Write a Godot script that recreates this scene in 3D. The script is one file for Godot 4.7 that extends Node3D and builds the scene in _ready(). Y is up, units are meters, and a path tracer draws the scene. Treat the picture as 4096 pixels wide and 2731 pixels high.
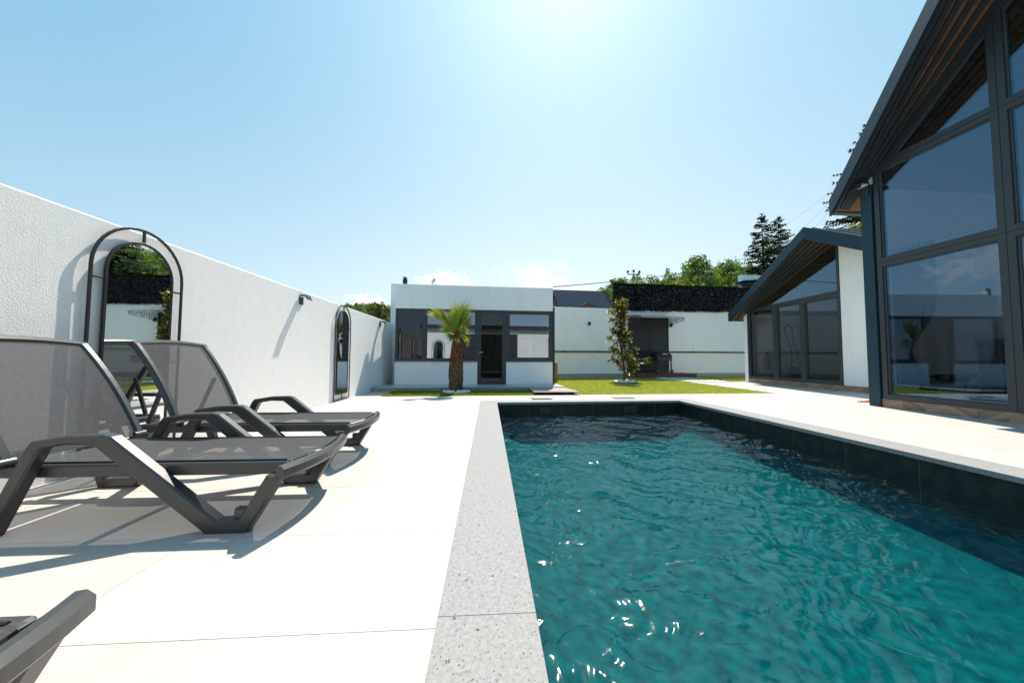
extends Node3D

# ------------------------------------------------------------------ mesh builder
class MB:
	var v := PackedVector3Array()
	var n := PackedVector3Array()
	var uv := PackedVector2Array()
	var c := PackedColorArray()
	var ix := PackedInt32Array()
	var col := Color(1, 1, 1)
	var colored := false

	func vert(p, nn, t = Vector2.ZERO):
		v.append(p)
		n.append(nn)
		uv.append(t)
		c.append(col)
		return v.size() - 1

	func tri(a, b, d):  # counter-clockwise seen from outside
		var nn = (b - a).cross(d - a).normalized()
		var i = vert(a, nn)
		vert(b, nn)
		vert(d, nn)
		ix.append_array(PackedInt32Array([i, i + 2, i + 1]))

	func quad(a, b, d, e, t = null):
		var nn = (d - a).cross(e - b).normalized()
		var i = vert(a, nn, t[0] if t else Vector2.ZERO)
		vert(b, nn, t[1] if t else Vector2.ZERO)
		vert(d, nn, t[2] if t else Vector2.ZERO)
		vert(e, nn, t[3] if t else Vector2.ZERO)
		ix.append_array(PackedInt32Array([i, i + 2, i + 1, i, i + 3, i + 2]))

	func box(lo, hi, bev = 0.0, xf = Transform3D()):
		if bev <= 0.0:
			var p = []
			for k in 8:
				p.append(xf * Vector3(hi.x if k & 1 else lo.x, hi.y if k & 2 else lo.y, hi.z if k & 4 else lo.z))
			quad(p[4], p[5], p[7], p[6])
			quad(p[1], p[0], p[2], p[3])
			quad(p[5], p[1], p[3], p[7])
			quad(p[0], p[4], p[6], p[2])
			quad(p[6], p[7], p[3], p[2])
			quad(p[0], p[1], p[5], p[4])
			return
		# chamfered: for each corner three points, one on each face
		var b = min(bev, min(hi.x - lo.x, min(hi.y - lo.y, hi.z - lo.z)) * 0.45)
		var q = {}
		for k in 8:
			var s = Vector3(1 if k & 1 else -1, 1 if k & 2 else -1, 1 if k & 4 else -1)
			var o = Vector3(hi.x if k & 1 else lo.x, hi.y if k & 2 else lo.y, hi.z if k & 4 else lo.z)
			q[[k, 0]] = xf * (o - Vector3(0, s.y * b, s.z * b))
			q[[k, 1]] = xf * (o - Vector3(s.x * b, 0, s.z * b))
			q[[k, 2]] = xf * (o - Vector3(s.x * b, s.y * b, 0))
		var mid = xf * ((lo + hi) * 0.5)
		for f in [[0, [0, 2, 6, 4]], [0, [1, 3, 7, 5]], [1, [0, 1, 5, 4]], [1, [2, 3, 7, 6]], [2, [0, 1, 3, 2]], [2, [4, 5, 7, 6]]]:
			var w = f[1]
			out_quad(q[[w[0], f[0]]], q[[w[1], f[0]]], q[[w[2], f[0]]], q[[w[3], f[0]]], mid)
		for e in [[0, 1, 1, 2], [2, 3, 1, 2], [4, 5, 1, 2], [6, 7, 1, 2], [0, 2, 0, 2], [1, 3, 0, 2], [4, 6, 0, 2], [5, 7, 0, 2], [0, 4, 0, 1], [1, 5, 0, 1], [2, 6, 0, 1], [3, 7, 0, 1]]:
			out_quad(q[[e[0], e[2]]], q[[e[1], e[2]]], q[[e[1], e[3]]], q[[e[0], e[3]]], mid)
		for k in 8:
			out_tri(q[[k, 0]], q[[k, 1]], q[[k, 2]], mid)

	func out_quad(a, b, d, e, mid):
		if (d - a).cross(e - b).dot((a + b + d + e) * 0.25 - mid) < 0:
			quad(e, d, b, a)
		else:
			quad(a, b, d, e)

	func out_tri(a, b, d, mid):
		if (b - a).cross(d - a).dot((a + b + d) / 3.0 - mid) < 0:
			tri(a, d, b)
		else:
			tri(a, b, d)

	# extrude a 2-D polygon (local x, y) from depth z0 to z1
	func prism(poly, z0, z1, xf = Transform3D(), bev = 0.0):
		var p = PackedVector2Array(poly)
		if Geometry2D.is_polygon_clockwise(p):
			p.reverse()
		var m = p.size()
		var q = p
		if bev > 0.0:
			q = MB.inset(p, bev)
		var t = Geometry2D.triangulate_polygon(q)
		for i in range(0, t.size(), 3):
			var a = q[t[i]]
			var b = q[t[i + 1]]
			var d = q[t[i + 2]]
			if (b - a).cross(d - a) < 0:
				var s = b
				b = d
				d = s
			tri(xf * Vector3(a.x, a.y, z1), xf * Vector3(b.x, b.y, z1), xf * Vector3(d.x, d.y, z1))
			tri(xf * Vector3(a.x, a.y, z0), xf * Vector3(d.x, d.y, z0), xf * Vector3(b.x, b.y, z0))
		for i in m:
			var j = (i + 1) % m
			var za = z0 + bev
			var zb = z1 - bev
			quad(xf * Vector3(p[i].x, p[i].y, za), xf * Vector3(p[j].x, p[j].y, za), xf * Vector3(p[j].x, p[j].y, zb), xf * Vector3(p[i].x, p[i].y, zb))
			if bev > 0.0:
				quad(xf * Vector3(p[i].x, p[i].y, zb), xf * Vector3(p[j].x, p[j].y, zb), xf * Vector3(q[j].x, q[j].y, z1), xf * Vector3(q[i].x, q[i].y, z1))
				quad(xf * Vector3(q[i].x, q[i].y, z0), xf * Vector3(q[j].x, q[j].y, z0), xf * Vector3(p[j].x, p[j].y, za), xf * Vector3(p[i].x, p[i].y, za))

	# polygon (counter-clockwise) moved inwards by d
	static func inset(p, d):
		var o = PackedVector2Array()
		var m = p.size()
		for i in m:
			var a = (p[i] - p[(i + m - 1) % m]).normalized()
			var b = (p[(i + 1) % m] - p[i]).normalized()
			var na = Vector2(-a.y, a.x)
			var nb = Vector2(-b.y, b.x)
			o.append(p[i] + (na + nb) * (d / max(0.25, 1.0 + na.dot(nb))))
		return o

	# smooth tube along a path; rad is a number or one per point
	func tube(path, rad, sides = 8, closed = false):
		var m = path.size()
		var up = Vector3(0.13, 0.97, 0.21).normalized()
		var base = v.size()
		for i in m:
			var a = path[(i + m - 1) % m] if (closed or i > 0) else path[i]
			var b = path[(i + 1) % m] if (closed or i < m - 1) else path[i]
			var t = (b - a).normalized()
			if abs(t.dot(up)) > 0.95:
				up = Vector3(0.95, 0.1, 0.29).normalized()
			var s = t.cross(up).normalized()
			up = s.cross(t).normalized()
			var r = rad[i] if rad is Array else rad
			for k in sides:
				var an = TAU * k / sides
				var d = s * cos(an) + up * sin(an)
				vert(path[i] + d * r, d)
		for i in (m if closed else m - 1):
			for k in sides:
				var a = base + i * sides + k
				var b = base + i * sides + (k + 1) % sides
				var a2 = base + ((i + 1) % m) * sides + k
				var b2 = base + ((i + 1) % m) * sides + (k + 1) % sides
				ix.append_array(PackedInt32Array([a, b, b2, a, b2, a2]))
		if not closed:
			for e in [0, m - 1]:
				var o = base + e * sides
				var t2 = (path[1] - path[0]).normalized() * (-1 if e == 0 else 1) if e == 0 else (path[m - 1] - path[m - 2]).normalized()
				var ci = vert(path[e], t2)
				var f = v.size()
				for k in sides:
					vert(v[o + k], t2)
				for k in sides:
					if e == 0:
						ix.append_array(PackedInt32Array([ci, f + (k + 1) % sides, f + k]))
					else:
						ix.append_array(PackedInt32Array([ci, f + k, f + (k + 1) % sides]))

	# rings of points (same count each) joined by flat quads, capped
	func rings(rs, cap = true, closed = false):
		var k = rs[0].size()
		var last = rs.size() if closed else rs.size() - 1
		for i in last:
			var r0 = rs[i]
			var r1 = rs[(i + 1) % rs.size()]
			var mid = Vector3.ZERO
			for p in r0:
				mid += p
			for p in r1:
				mid += p
			mid /= 2.0 * k
			for j in k:
				out_quad(r0[j], r0[(j + 1) % k], r1[(j + 1) % k], r1[j], mid)
		if cap and not closed:
			for e in [0, rs.size() - 1]:
				var r = rs[e]
				var mid2 = Vector3.ZERO
				for p in rs[1 if e == 0 else rs.size() - 2]:
					mid2 += p
				mid2 /= k
				var cc = Vector3.ZERO
				for p in r:
					cc += p
				cc /= k
				for j in k:
					out_tri(cc, r[j], r[(j + 1) % k], mid2)

	# a bar of rectangular section swept along a planar path; N is the plane's normal
	func bar(path, N, wide, deep, bev = 0.0, closed = false):
		var rs = []
		var m = path.size()
		for i in m:
			var a = path[(i + m - 1) % m] if (closed or i > 0) else path[i]
			var b = path[(i + 1) % m] if (closed or i < m - 1) else path[i]
			var ta = (path[i] - a).normalized() if a != path[i] else (b - path[i]).normalized()
			var tb = (b - path[i]).normalized() if b != path[i] else ta
			var na = N.cross(ta).normalized()
			var nb = N.cross(tb).normalized()
			var s = (na + nb) / max(0.3, 1.0 + na.dot(nb))
			var w = wide * 0.5
			var d = deep * 0.5
			var e = bev
			if e > 0:
				rs.append([path[i] + s * w + N * (d - e), path[i] + s * (w - e) + N * d, path[i] - s * (w - e) + N * d, path[i] - s * w + N * (d - e), path[i] - s * w - N * (d - e), path[i] - s * (w - e) - N * d, path[i] + s * (w - e) - N * d, path[i] + s * w - N * (d - e)])
			else:
				rs.append([path[i] + s * w + N * d, path[i] - s * w + N * d, path[i] - s * w - N * d, path[i] + s * w - N * d])
		rings(rs, true, closed)

	# ribbon between an outer and an inner outline (x, y), from z0 to z1, chamfered
	func ribbon(o, i, z0, z1, e, xf = Transform3D()):
		var rs = []
		for k in o.size():
			var d = (i[k] - o[k]).normalized() * e
			var a = o[k]
			var b = i[k]
			var r = []
			for q in [[a, z0 + e], [a + d, z0], [b - d, z0], [b, z0 + e], [b, z1 - e], [b - d, z1], [a + d, z1], [a, z1 - e]]:
				r.append(xf * Vector3(q[0].x, q[0].y, q[1]))
			rs.append(r)
		rings(rs)

	# surface of revolution round y; prof is [[radius, y], ...]
	func lathe(prof, sides, xf = Transform3D()):
		var base = v.size()
		var m = prof.size()
		for i in m:
			var a = prof[max(i - 1, 0)]
			var b = prof[min(i + 1, m - 1)]
			var t = Vector2(b[0] - a[0], b[1] - a[1]).normalized()
			for k in sides:
				var an = TAU * k / sides
				var d = Vector3(cos(an), 0, sin(an))
				vert(xf * (d * prof[i][0] + Vector3(0, prof[i][1], 0)), (xf.basis * (d * t.y + Vector3(0, -t.x, 0))).normalized())
		for i in m - 1:
			for k in sides:
				var a = base + i * sides + k
				var b = base + i * sides + (k + 1) % sides
				ix.append_array(PackedInt32Array([a, b, b + sides, a, b + sides, a + sides]))

	func sheet(pts, nn, t = null):  # a small flat polygon given in order round its edge, with a normal of its own
		var i = v.size()
		for k in pts.size():
			vert(pts[k], nn, t[k] if t else Vector2.ZERO)
		for k in range(1, pts.size() - 1):
			ix.append_array(PackedInt32Array([i, i + k + 1, i + k]))

	func mesh():
		var a = []
		a.resize(Mesh.ARRAY_MAX)
		a[Mesh.ARRAY_VERTEX] = v
		a[Mesh.ARRAY_NORMAL] = n
		a[Mesh.ARRAY_TEX_UV] = uv
		if colored:
			a[Mesh.ARRAY_COLOR] = c
		a[Mesh.ARRAY_INDEX] = ix
		var m := ArrayMesh.new()
		m.add_surface_from_arrays(Mesh.PRIMITIVE_TRIANGLES, a)
		return m


# ------------------------------------------------------------------ helpers
var rng := RandomNumberGenerator.new()
var used := {}
var M := {}

func numbered(called):
	if not used.has(called):
		used[called] = 0
		return called
	used[called] += 1
	return "%s_%03d" % [called, used[called]]

func thing(called, label, category, at = Vector3.ZERO, turn = 0.0, group = ""):
	var o := Node3D.new()
	o.name = numbered(called)
	add_child(o)
	o.position = at
	o.rotation.y = turn
	tag(o, label, category, group)
	return o

func tag(o, label, category, group = ""):
	o.set_meta("label", label)
	o.set_meta("category", category)
	if group != "":
		o.set_meta("group", group)
	return o

func obj(called, mb, m, parent = null):
	var o := MeshInstance3D.new()
	o.mesh = mb.mesh() if mb is MB else mb
	o.material_override = m
	if parent == null:
		o.name = numbered(called)
		add_child(o)
	else:
		o.name = called
		parent.add_child(o, true)
	return o

func struct(called, mb, m):
	var o = obj(called, mb, m)
	o.set_meta("kind", "structure")
	return o

func boxed(called, lo, hi, m, parent, bev = 0.0, xf = Transform3D()):
	var b = MB.new()
	b.box(lo, hi, bev, xf)
	return obj(called, b, m, parent)

func lin(r, g, b, a = 1.0):
	var k = Color(r, g, b).linear_to_srgb()
	k.a = a
	return k

func mat(color, rough = 0.7, metal = 0.0, spec = 0.5):
	var m := StandardMaterial3D.new()
	m.albedo_color = color
	m.roughness = rough
	m.metallic = metal
	m.metallic_specular = spec
	return m

func noise(freq, seed_, octaves = 4, type = FastNoiseLite.TYPE_SIMPLEX_SMOOTH):
	var f := FastNoiseLite.new()
	f.noise_type = type
	f.seed = seed_
	f.frequency = freq
	f.fractal_octaves = octaves
	return f

func tex(im):
	im.generate_mipmaps()
	return ImageTexture.create_from_image(im)

# a tileable picture between two colours (linear), from seamless noise stretched by gamma
func two_tone(size, freq, seed_, a, b, octaves = 4, power = 1.0):
	var g = noise(freq, seed_, octaves).get_seamless_image(size, size)
	var d = g.get_data()
	var step = d.size() / (size * size)
	var lut = []
	for k in 256:
		var c = a.lerp(b, pow(k / 255.0, power)).linear_to_srgb()
		lut.append([int(c.r * 255), int(c.g * 255), int(c.b * 255)])
	var o := PackedByteArray()
	o.resize(size * size * 3)
	for k in size * size:
		var c = lut[d[k * step]]
		o[k * 3] = c[0]
		o[k * 3 + 1] = c[1]
		o[k * 3 + 2] = c[2]
	return Image.create_from_data(size, size, false, Image.FORMAT_RGB8, o)

func tri_mat(im, per_metre, rough = 0.7, spec = 0.5):
	var m = mat(Color(1, 1, 1), rough, 0.0, spec)
	m.albedo_texture = tex(im)
	m.uv1_triplanar = true
	m.uv1_world_triplanar = true
	m.uv1_scale = Vector3.ONE * per_metre
	return m

func relief(m, im, depth_cm):
	m.heightmap_enabled = true
	m.heightmap_texture = tex(im)
	m.heightmap_scale = depth_cm
	return m

func turned(deg):
	return Basis(Vector3.UP, deg_to_rad(deg))

# ------------------------------------------------------------------ materials
func make_materials():
	var stucco_h = noise(0.045, 5, 3).get_seamless_image(1024, 1024)
	# white render with faint rain streaks
	var st = Image.create(512, 512, false, Image.FORMAT_RGB8)
	var sn = noise(0.03, 21, 3)
	var s2 = noise(0.008, 22, 3)
	for y in 512:
		for x in 512:
			var k = sn.get_noise_2d(x * 1.6, y * 0.05) * 0.5 + s2.get_noise_2d(x, y) * 0.5
			var c = Color(0.885, 0.88, 0.87).lerp(Color(0.815, 0.815, 0.81), clamp(k * 0.9 + 0.25, 0.0, 1.0)).linear_to_srgb()
			st.set_pixel(x, y, c)
	M.stucco = relief(tri_mat(st, 0.33, 0.9, 0.3), stucco_h, 0.12)
	M.stucco.uv1_scale = Vector3.ONE * 1.7
	M.plaster = tri_mat(st, 0.33, 0.85, 0.3)
	M.inside_wall = mat(lin(0.70, 0.68, 0.64), 0.9)
	M.inside_floor = mat(lin(0.30, 0.27, 0.23), 0.5)
	M.tile = []
	var tile_print = two_tone(512, 0.012, 3, Color(0.425, 0.409, 0.392), Color(0.475, 0.458, 0.44), 5)
	for t in [1.0, 0.988, 0.975]:
		var m = tri_mat(tile_print, 0.5, 0.6, 0.35)
		m.albedo_color = Color(t, t, t)
		M.tile.append(m)
	M.grout = mat(lin(0.34, 0.327, 0.31), 0.9)
	# grey granite with dark flecks
	var gr = two_tone(1024, 0.05, 8, Color(0.20, 0.204, 0.21), Color(0.29, 0.296, 0.305), 3)
	rng.seed = 4
	for k in 4200:
		var p = Vector2i(rng.randi_range(0, 1019), rng.randi_range(0, 1019))
		var q = rng.randf()
		var d = rng.randf_range(0.05, 0.22)
		gr.fill_rect(Rect2i(p, Vector2i(2 + int(q * 2.2), 2 + int(rng.randf() * 3.2))), lin(d * 0.7, d * 0.7, d * 0.72))
	for k in 2600:
		var d = rng.randf_range(0.32, 0.45)
		gr.fill_rect(Rect2i(rng.randi_range(0, 1019), rng.randi_range(0, 1019), 2, 2), lin(d, d, d))
	for k in 60:
		var p = Vector2i(rng.randi_range(0, 1005), rng.randi_range(0, 1005))
		for j in 5:
			gr.fill_rect(Rect2i(p + Vector2i(rng.randi_range(0, 6), rng.randi_range(0, 7)), Vector2i(4, 4)), lin(0.05, 0.05, 0.055))
	M.granite = tri_mat(gr, 0.85, 0.75, 0.4)
	M.pool_tile = tri_mat(two_tone(512, 0.02, 12, Color(0.004, 0.009, 0.009), Color(0.018, 0.032, 0.030), 5), 0.8, 0.4, 0.4)
	M.pool_floor = tri_mat(two_tone(1024, 0.014, 14, Color(0.0004, 0.028, 0.038), Color(0.002, 0.098, 0.108), 6, 1.0), 0.5, 1.0, 0.0)  # turquoise of the water and its pale light patches painted into the floor
	M.pool_grout = mat(lin(0.11, 0.13, 0.125), 0.9)
	M.water = mat(Color(1, 1, 1, 0.0), 0.075, 0.0, 0.36)
	M.water.transparency = BaseMaterial3D.TRANSPARENCY_ALPHA
	# dark anthracite paint
	M.anthracite = mat(lin(0.030, 0.036, 0.042), 0.42, 0.0, 0.5)
	M.steel_blue = mat(lin(0.014, 0.042, 0.066), 0.5, 0.0, 0.4)
	M.black = mat(lin(0.010, 0.011, 0.013), 0.45)
	M.black_gate = tri_mat(two_tone(256, 0.03, 41, Color(0.010, 0.013, 0.017), Color(0.020, 0.024, 0.03), 3), 0.7, 0.6)
	M.glass = mat(Color(0.01, 0.015, 0.02, 0.50), 0.0, 0.0, 0.7)
	M.glass.transparency = BaseMaterial3D.TRANSPARENCY_ALPHA
	M.glass_dark = mat(Color(0.01, 0.012, 0.015, 0.72), 0.0, 0.0, 0.6)
	M.glass_dark.transparency = BaseMaterial3D.TRANSPARENCY_ALPHA
	# reflecting film on the outer sheet of the double panes
	var one = Image.create(4, 4, false, Image.FORMAT_RGB8)
	one.fill(Color(1, 1, 1))
	M.film = []
	for k in [0.05, 0.15, 0.24]:
		var fm = mat(Color(0.62, 0.84, 1.0, k) if k < 0.2 else Color(0.88, 0.94, 1.0, k), 0.0, 1.0, 0.5)
		fm.albedo_texture = tex(one)
		fm.transparency = BaseMaterial3D.TRANSPARENCY_ALPHA
		M.film.append(fm)
	M.mirror = mat(lin(0.80, 0.83, 0.84), 0.015, 1.0)
	M.plastic = relief(mat(lin(0.034, 0.037, 0.040), 0.33, 0.0, 0.55), noise(0.2, 51, 2).get_seamless_image(256, 256), 0.01)
	M.plastic.uv1_triplanar = true
	M.plastic.uv1_scale = Vector3.ONE * 6.0
	# slub weave of the slings
	var fb = Image.create(512, 512, false, Image.FORMAT_RGB8)
	var f1 = noise(0.02, 61, 3)
	for y in 512:
		for x in 512:
			var k = f1.get_noise_2d(x * 0.7, y * 14.0) * 0.5 + f1.get_noise_2d(x * 14.0 + 900.0, y * 0.7) * 0.32
			var q = clamp(0.45 + k * 1.1, 0.0, 1.0)
			var c = Color(0.040, 0.044, 0.050).lerp(Color(0.150, 0.155, 0.164), q).linear_to_srgb()
			fb.set_pixel(x, y, c)
	M.sling = mat(Color(1, 1, 1, 0.85), 0.9, 0.0, 0.3)
	M.sling.albedo_texture = tex(fb)
	M.sling.transparency = BaseMaterial3D.TRANSPARENCY_ALPHA
	M.sling.backlight_enabled = true
	M.sling.backlight = Color(0.8, 0.8, 0.8)
	M.sling.uv1_triplanar = true
	M.sling.uv1_scale = Vector3.ONE * 3.6
	var wd = Image.create(256, 256, false, Image.FORMAT_RGB8)
	var w1 = noise(0.03, 71, 4)
	for y in 256:
		for x in 256:
			var k = clamp(0.5 + w1.get_noise_2d(x * 0.25, y * 4.0) * 0.9, 0.0, 1.0)
			wd.set_pixel(x, y, Color(0.55, 0.55, 0.55).lerp(Color(1, 1, 1), k).linear_to_srgb())
	M.wood_grain = tex(wd)
	M.soffit = []
	for t in [Color(0.30, 0.135, 0.055), Color(0.26, 0.11, 0.042), Color(0.34, 0.16, 0.07)]:
		M.soffit.append(wood(t, 0.55))
	M.plank = []
	for t in [Color(0.42, 0.35, 0.30), Color(0.36, 0.30, 0.26), Color(0.47, 0.40, 0.35)]:
		M.plank.append(wood(t, 0.8))
	M.teak = wood(Color(0.36, 0.17, 0.05), 0.6)
	M.step_wood = [wood(Color(0.16, 0.085, 0.05), 0.7), wood(Color(0.13, 0.07, 0.04), 0.7), wood(Color(0.19, 0.10, 0.06), 0.7)]
	# chevron wood-look print of the plinth tiles
	M.chevron = []
	for v in 3:
		var ch = Image.create(256, 64, false, Image.FORMAT_RGB8)
		var cn = noise(0.02, 80 + v, 3)
		for y in 64:
			for x in 256:
				var h = (x % 128) / 128.0
				var up = 1.0 if (x / 128) % 2 == 0 else -1.0
				var band = int(floor((y * up + h * 72.0 + 640.0 + v * 9.0) / 27.0))
				var k = fposmod(sin(band * 12.9 + v * 3.1 + (x / 128) * 7.7) * 43.7, 1.0)
				var grain = cn.get_noise_2d((x + y * up) * 0.6, (y * up + x * 0.55) * 5.0) * 0.35
				var c = Color(0.19, 0.115, 0.075).lerp(Color(0.40, 0.27, 0.185), clamp(k + grain, 0.0, 1.0))
				ch.set_pixel(x, y, c.linear_to_srgb())
		var m = mat(Color(1, 1, 1), 0.5)
		m.albedo_texture = tex(ch)
		M.chevron.append(m)
	M.grass_soil = tri_mat(two_tone(512, 0.03, 90, Color(0.20, 0.23, 0.05), Color(0.36, 0.36, 0.11), 5), 0.5, 0.95, 0.2)
	M.grass = mat(Color(1, 1, 1), 0.7, 0.0, 0.3)
	M.grass.vertex_color_use_as_albedo = true
	M.grass.backlight_enabled = true
	M.grass.backlight = Color(0.85, 0.9, 0.4)
	M.leaf = mat(Color(1, 1, 1), 0.75, 0.0, 0.25)
	M.leaf.vertex_color_use_as_albedo = true
	M.leaf.backlight_enabled = true
	M.leaf.backlight = Color(0.75, 0.85, 0.35)
	M.needle = mat(Color(1, 1, 1), 0.7, 0.0, 0.3)
	M.needle.vertex_color_use_as_albedo = true
	M.needle.backlight_enabled = true
	M.needle.backlight = Color(0.55, 0.6, 0.35)
	M.hedge_leaf = mat(Color(1, 1, 1), 0.25, 0.0, 0.6)
	M.hedge_leaf.vertex_color_use_as_albedo = true
	M.hedge_leaf.backlight_enabled = true
	M.hedge_leaf.backlight = Color(0.9, 0.8, 0.6)
	M.mag_leaf = mat(Color(1, 1, 1), 0.42, 0.0, 0.4)
	M.mag_leaf.vertex_color_use_as_albedo = true
	M.mag_leaf.backlight_enabled = true
	M.mag_leaf.backlight = Color(0.85, 0.75, 0.2)
	M.bark = tri_mat(two_tone(256, 0.05, 95, Color(0.05, 0.035, 0.025), Color(0.16, 0.12, 0.09), 4), 2.0, 0.95, 0.2)
	M.fibre = mat(Color(1, 1, 1), 0.9, 0.0, 0.2)
	M.fibre.vertex_color_use_as_albedo = true
	M.pebble = mat(lin(0.76, 0.75, 0.73), 0.5)
	M.terrain = tri_mat(two_tone(512, 0.02, 97, Color(0.045, 0.07, 0.02), Color(0.10, 0.13, 0.045), 5), 0.05, 0.95, 0.2)
	M.roof_blue = mat(lin(0.010, 0.032, 0.058), 0.85, 0.0, 0.12)
	M.roof_grey = mat(lin(0.060, 0.070, 0.078), 0.4, 0.0, 0.5)
	M.concrete = tri_mat(two_tone(256, 0.03, 98, Color(0.27, 0.27, 0.26), Color(0.42, 0.41, 0.39), 4), 1.0, 0.9, 0.3)
	M.metal = mat(lin(0.55, 0.56, 0.57), 0.35, 0.9)
	M.red = mat(lin(0.42, 0.035, 0.02), 0.4)
	M.curtain = mat(lin(0.025, 0.028, 0.035), 0.9)
	M.white = mat(lin(0.78, 0.78, 0.77), 0.6)

func wood(tint, rough):
	var m = mat(tint.linear_to_srgb(), rough)
	m.albedo_texture = M.wood_grain
	m.uv1_triplanar = true
	m.uv1_world_triplanar = true
	m.uv1_scale = Vector3(1.3, 1.3, 1.3)
	return m

# ------------------------------------------------------------------ sky
const SUN := Vector3(0.132, 0.825, -0.55)

func make_sky():
	var W = 2048
	var Hh = 1024
	var f := PackedFloat32Array()
	f.resize(W * Hh * 3)
	var cn = noise(0.9, 7, 5)
	var wisp = noise(0.35, 9, 5)
	# small cumulus and a wisp low over the hills: azimuth, height above horizon, half width, half height (degrees), wispy
	var clouds = [[-7.0, 12.0, 4.2, 2.3, 0], [-5.6, 11.0, 4.0, 1.8, 0], [-11.0, 12.6, 1.3, 0.7, 0], [8.0, 13.6, 8.0, 2.9, 1], [9.5, 11.0, 6.0, 2.2, 0], [15.0, 10.6, 3.5, 1.0, 0], [-19.0, 8.2, 3.4, 1.5, 0],
		[62.0, 9.0, 7.0, 2.5, 0], [118.0, 11.0, 8.0, 3.0, 0], [131.0, 16.0, 9.0, 2.0, 1], [165.0, 9.0, 6.0, 2.4, 0], [-60.0, 9.0, 6.0, 2.2, 0], [-118.0, 10.0, 8.0, 2.7, 0], [-150.0, 13.0, 7.0, 2.2, 1], [96.0, 20.0, 8.0, 2.5, 1], [146.0, 24.0, 7.0, 2.6, 0]]
	var S = SUN.normalized()
	var sun_az = atan2(SUN.x, -SUN.z)
	for j in Hh:
		var el = (0.5 - (j + 0.5) / Hh) * PI
		var ce = cos(el)
		var se = sin(el)
		var e = max(se, 0.0)
		var h = pow(1.0 - e, 2.2)
		var br = lerp(0.06, 0.64, h)
		var bg = lerp(0.37, 0.85, h)
		var bb = lerp(0.66, 0.95, h)
		if se < 0:
			br = 0.30
			bg = 0.30
			bb = 0.28
		for i in W:
			var az = (i + 0.5) / W * TAU
			var d = Vector3(sin(az) * ce, se, -cos(az) * ce)
			var ga = acos(clamp(d.dot(S), -1.0, 1.0)) * 57.29578
			var r = br
			var g = bg
			var b = bb
			if se >= 0:
				var glow = 0.7 * exp(-ga / 5.5) + 0.74 * exp(-ga / 24.0)
				var da = wrapf(az - sun_az, -PI, PI) * 57.29578
				var haze = 0.37 * exp(-pow(da / 50.0, 2)) * (1.0 - e)
				var far = 0.95 + 0.05 * exp(-pow(ga / 75.0, 2))
				r = r * far + glow * 1.0 + haze
				g = g * far + glow * 0.95 + haze * 0.78
				b = b * far + glow * 0.80 + haze * 0.5
			var o = (j * W + i) * 3
			f[o] = r
			f[o + 1] = g
			f[o + 2] = b
	for c in clouds:
		var i0 = int((c[0] - c[2] * 1.5) / 360.0 * W)
		var i1 = int((c[0] + c[2] * 1.5) / 360.0 * W)
		var j0 = int((90.0 - c[1] - c[3] * 1.6) / 180.0 * Hh)
		var j1 = int((90.0 - c[1] + c[3] * 1.6) / 180.0 * Hh)
		for j in range(j0, j1 + 1):
			for i in range(i0, i1 + 1):
				var az = (i + 0.5) / W * 360.0
				var el = 90.0 - (j + 0.5) / Hh * 180.0
				var q = Vector2((az - c[0]) / c[2], (el - c[1]) / c[3])
				var k = 0.0
				if c[4] == 1:
					k = clamp((1.0 - q.length()) * 1.3 + wisp.get_noise_2d(az * 0.9 + el * 0.5, el * 3.0) * 1.0 - 0.1, 0.0, 1.0) * 0.85
				else:
					if q.y < 0:
						q.y *= 1.5
					k = clamp((1.0 - q.length() + cn.get_noise_2d(az, el * 1.2) * 0.75) * 3.0, 0.0, 1.0)
				k = k * k * (3.0 - 2.0 * k)
				var o = (j * W + posmod(i, W)) * 3
				var top = clamp(0.5 + q.y * 0.5, 0.0, 1.0)
				f[o] = lerp(f[o], 0.93 + 0.09 * top, k)
				f[o + 1] = lerp(f[o + 1], 0.95 + 0.08 * top, k)
				f[o + 2] = lerp(f[o + 2], 0.98 + 0.06 * top, k)
	var im = Image.create_from_data(W, Hh, false, Image.FORMAT_RGBF, f.to_byte_array())
	var p := PanoramaSkyMaterial.new()
	p.panorama = ImageTexture.create_from_image(im)
	return p

func _ready():
	# ---------------- camera
	var cam := Camera3D.new()
	cam.name = "camera"
	add_child(cam)
	cam.transform = Transform3D(Basis(Vector3(0.9977811, 0.0042810, 0.0664423), Vector3(-0.0074835, 0.9988180, 0.0480262), Vector3(-0.0661581, -0.0484168, 0.9966338)), Vector3(0, 0.85, 0))
	cam.fov = rad_to_deg(2.0 * atan(1365.5 / 1380.0))
	cam.near = 0.05
	cam.far = 4000.0
	cam.current = true
	# ---------------- sky, sun, exposure
	var we := WorldEnvironment.new()
	we.name = "environment"
	var env := Environment.new()
	env.background_mode = Environment.BG_SKY
	var sky := Sky.new()
	sky.sky_material = make_sky()
	env.sky = sky
	env.background_energy_multiplier = 0.57
	env.tonemap_mode = Environment.TONE_MAPPER_LINEAR
	env.tonemap_exposure = 1.84
	env.sdfgi_enabled = true
	env.ssao_enabled = true
	env.ssil_enabled = true
	we.environment = env
	add_child(we)
	var sun := DirectionalLight3D.new()
	sun.name = "sun"
	sun.light_color = Color(1.0, 0.955, 0.89)
	sun.light_energy = 1.5
	sun.light_angular_distance = 0.5
	sun.shadow_enabled = true
	add_child(sun)
	sun.look_at_from_position(SUN * 50.0, Vector3.ZERO, Vector3.UP)

	make_materials()
	print("materials")
	terrain()
	deck()
	pool()
	lawns()
	print("ground")
	garden_walls()
	annex()
	rear_wall()
	gable_house()
	small_gable_house()
	behind_camera()
	print("buildings")
	mirrors()
	lamps()
	loungers()
	print("furniture")
	palm()
	magnolia()
	backdrop()
	print("plants")

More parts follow.
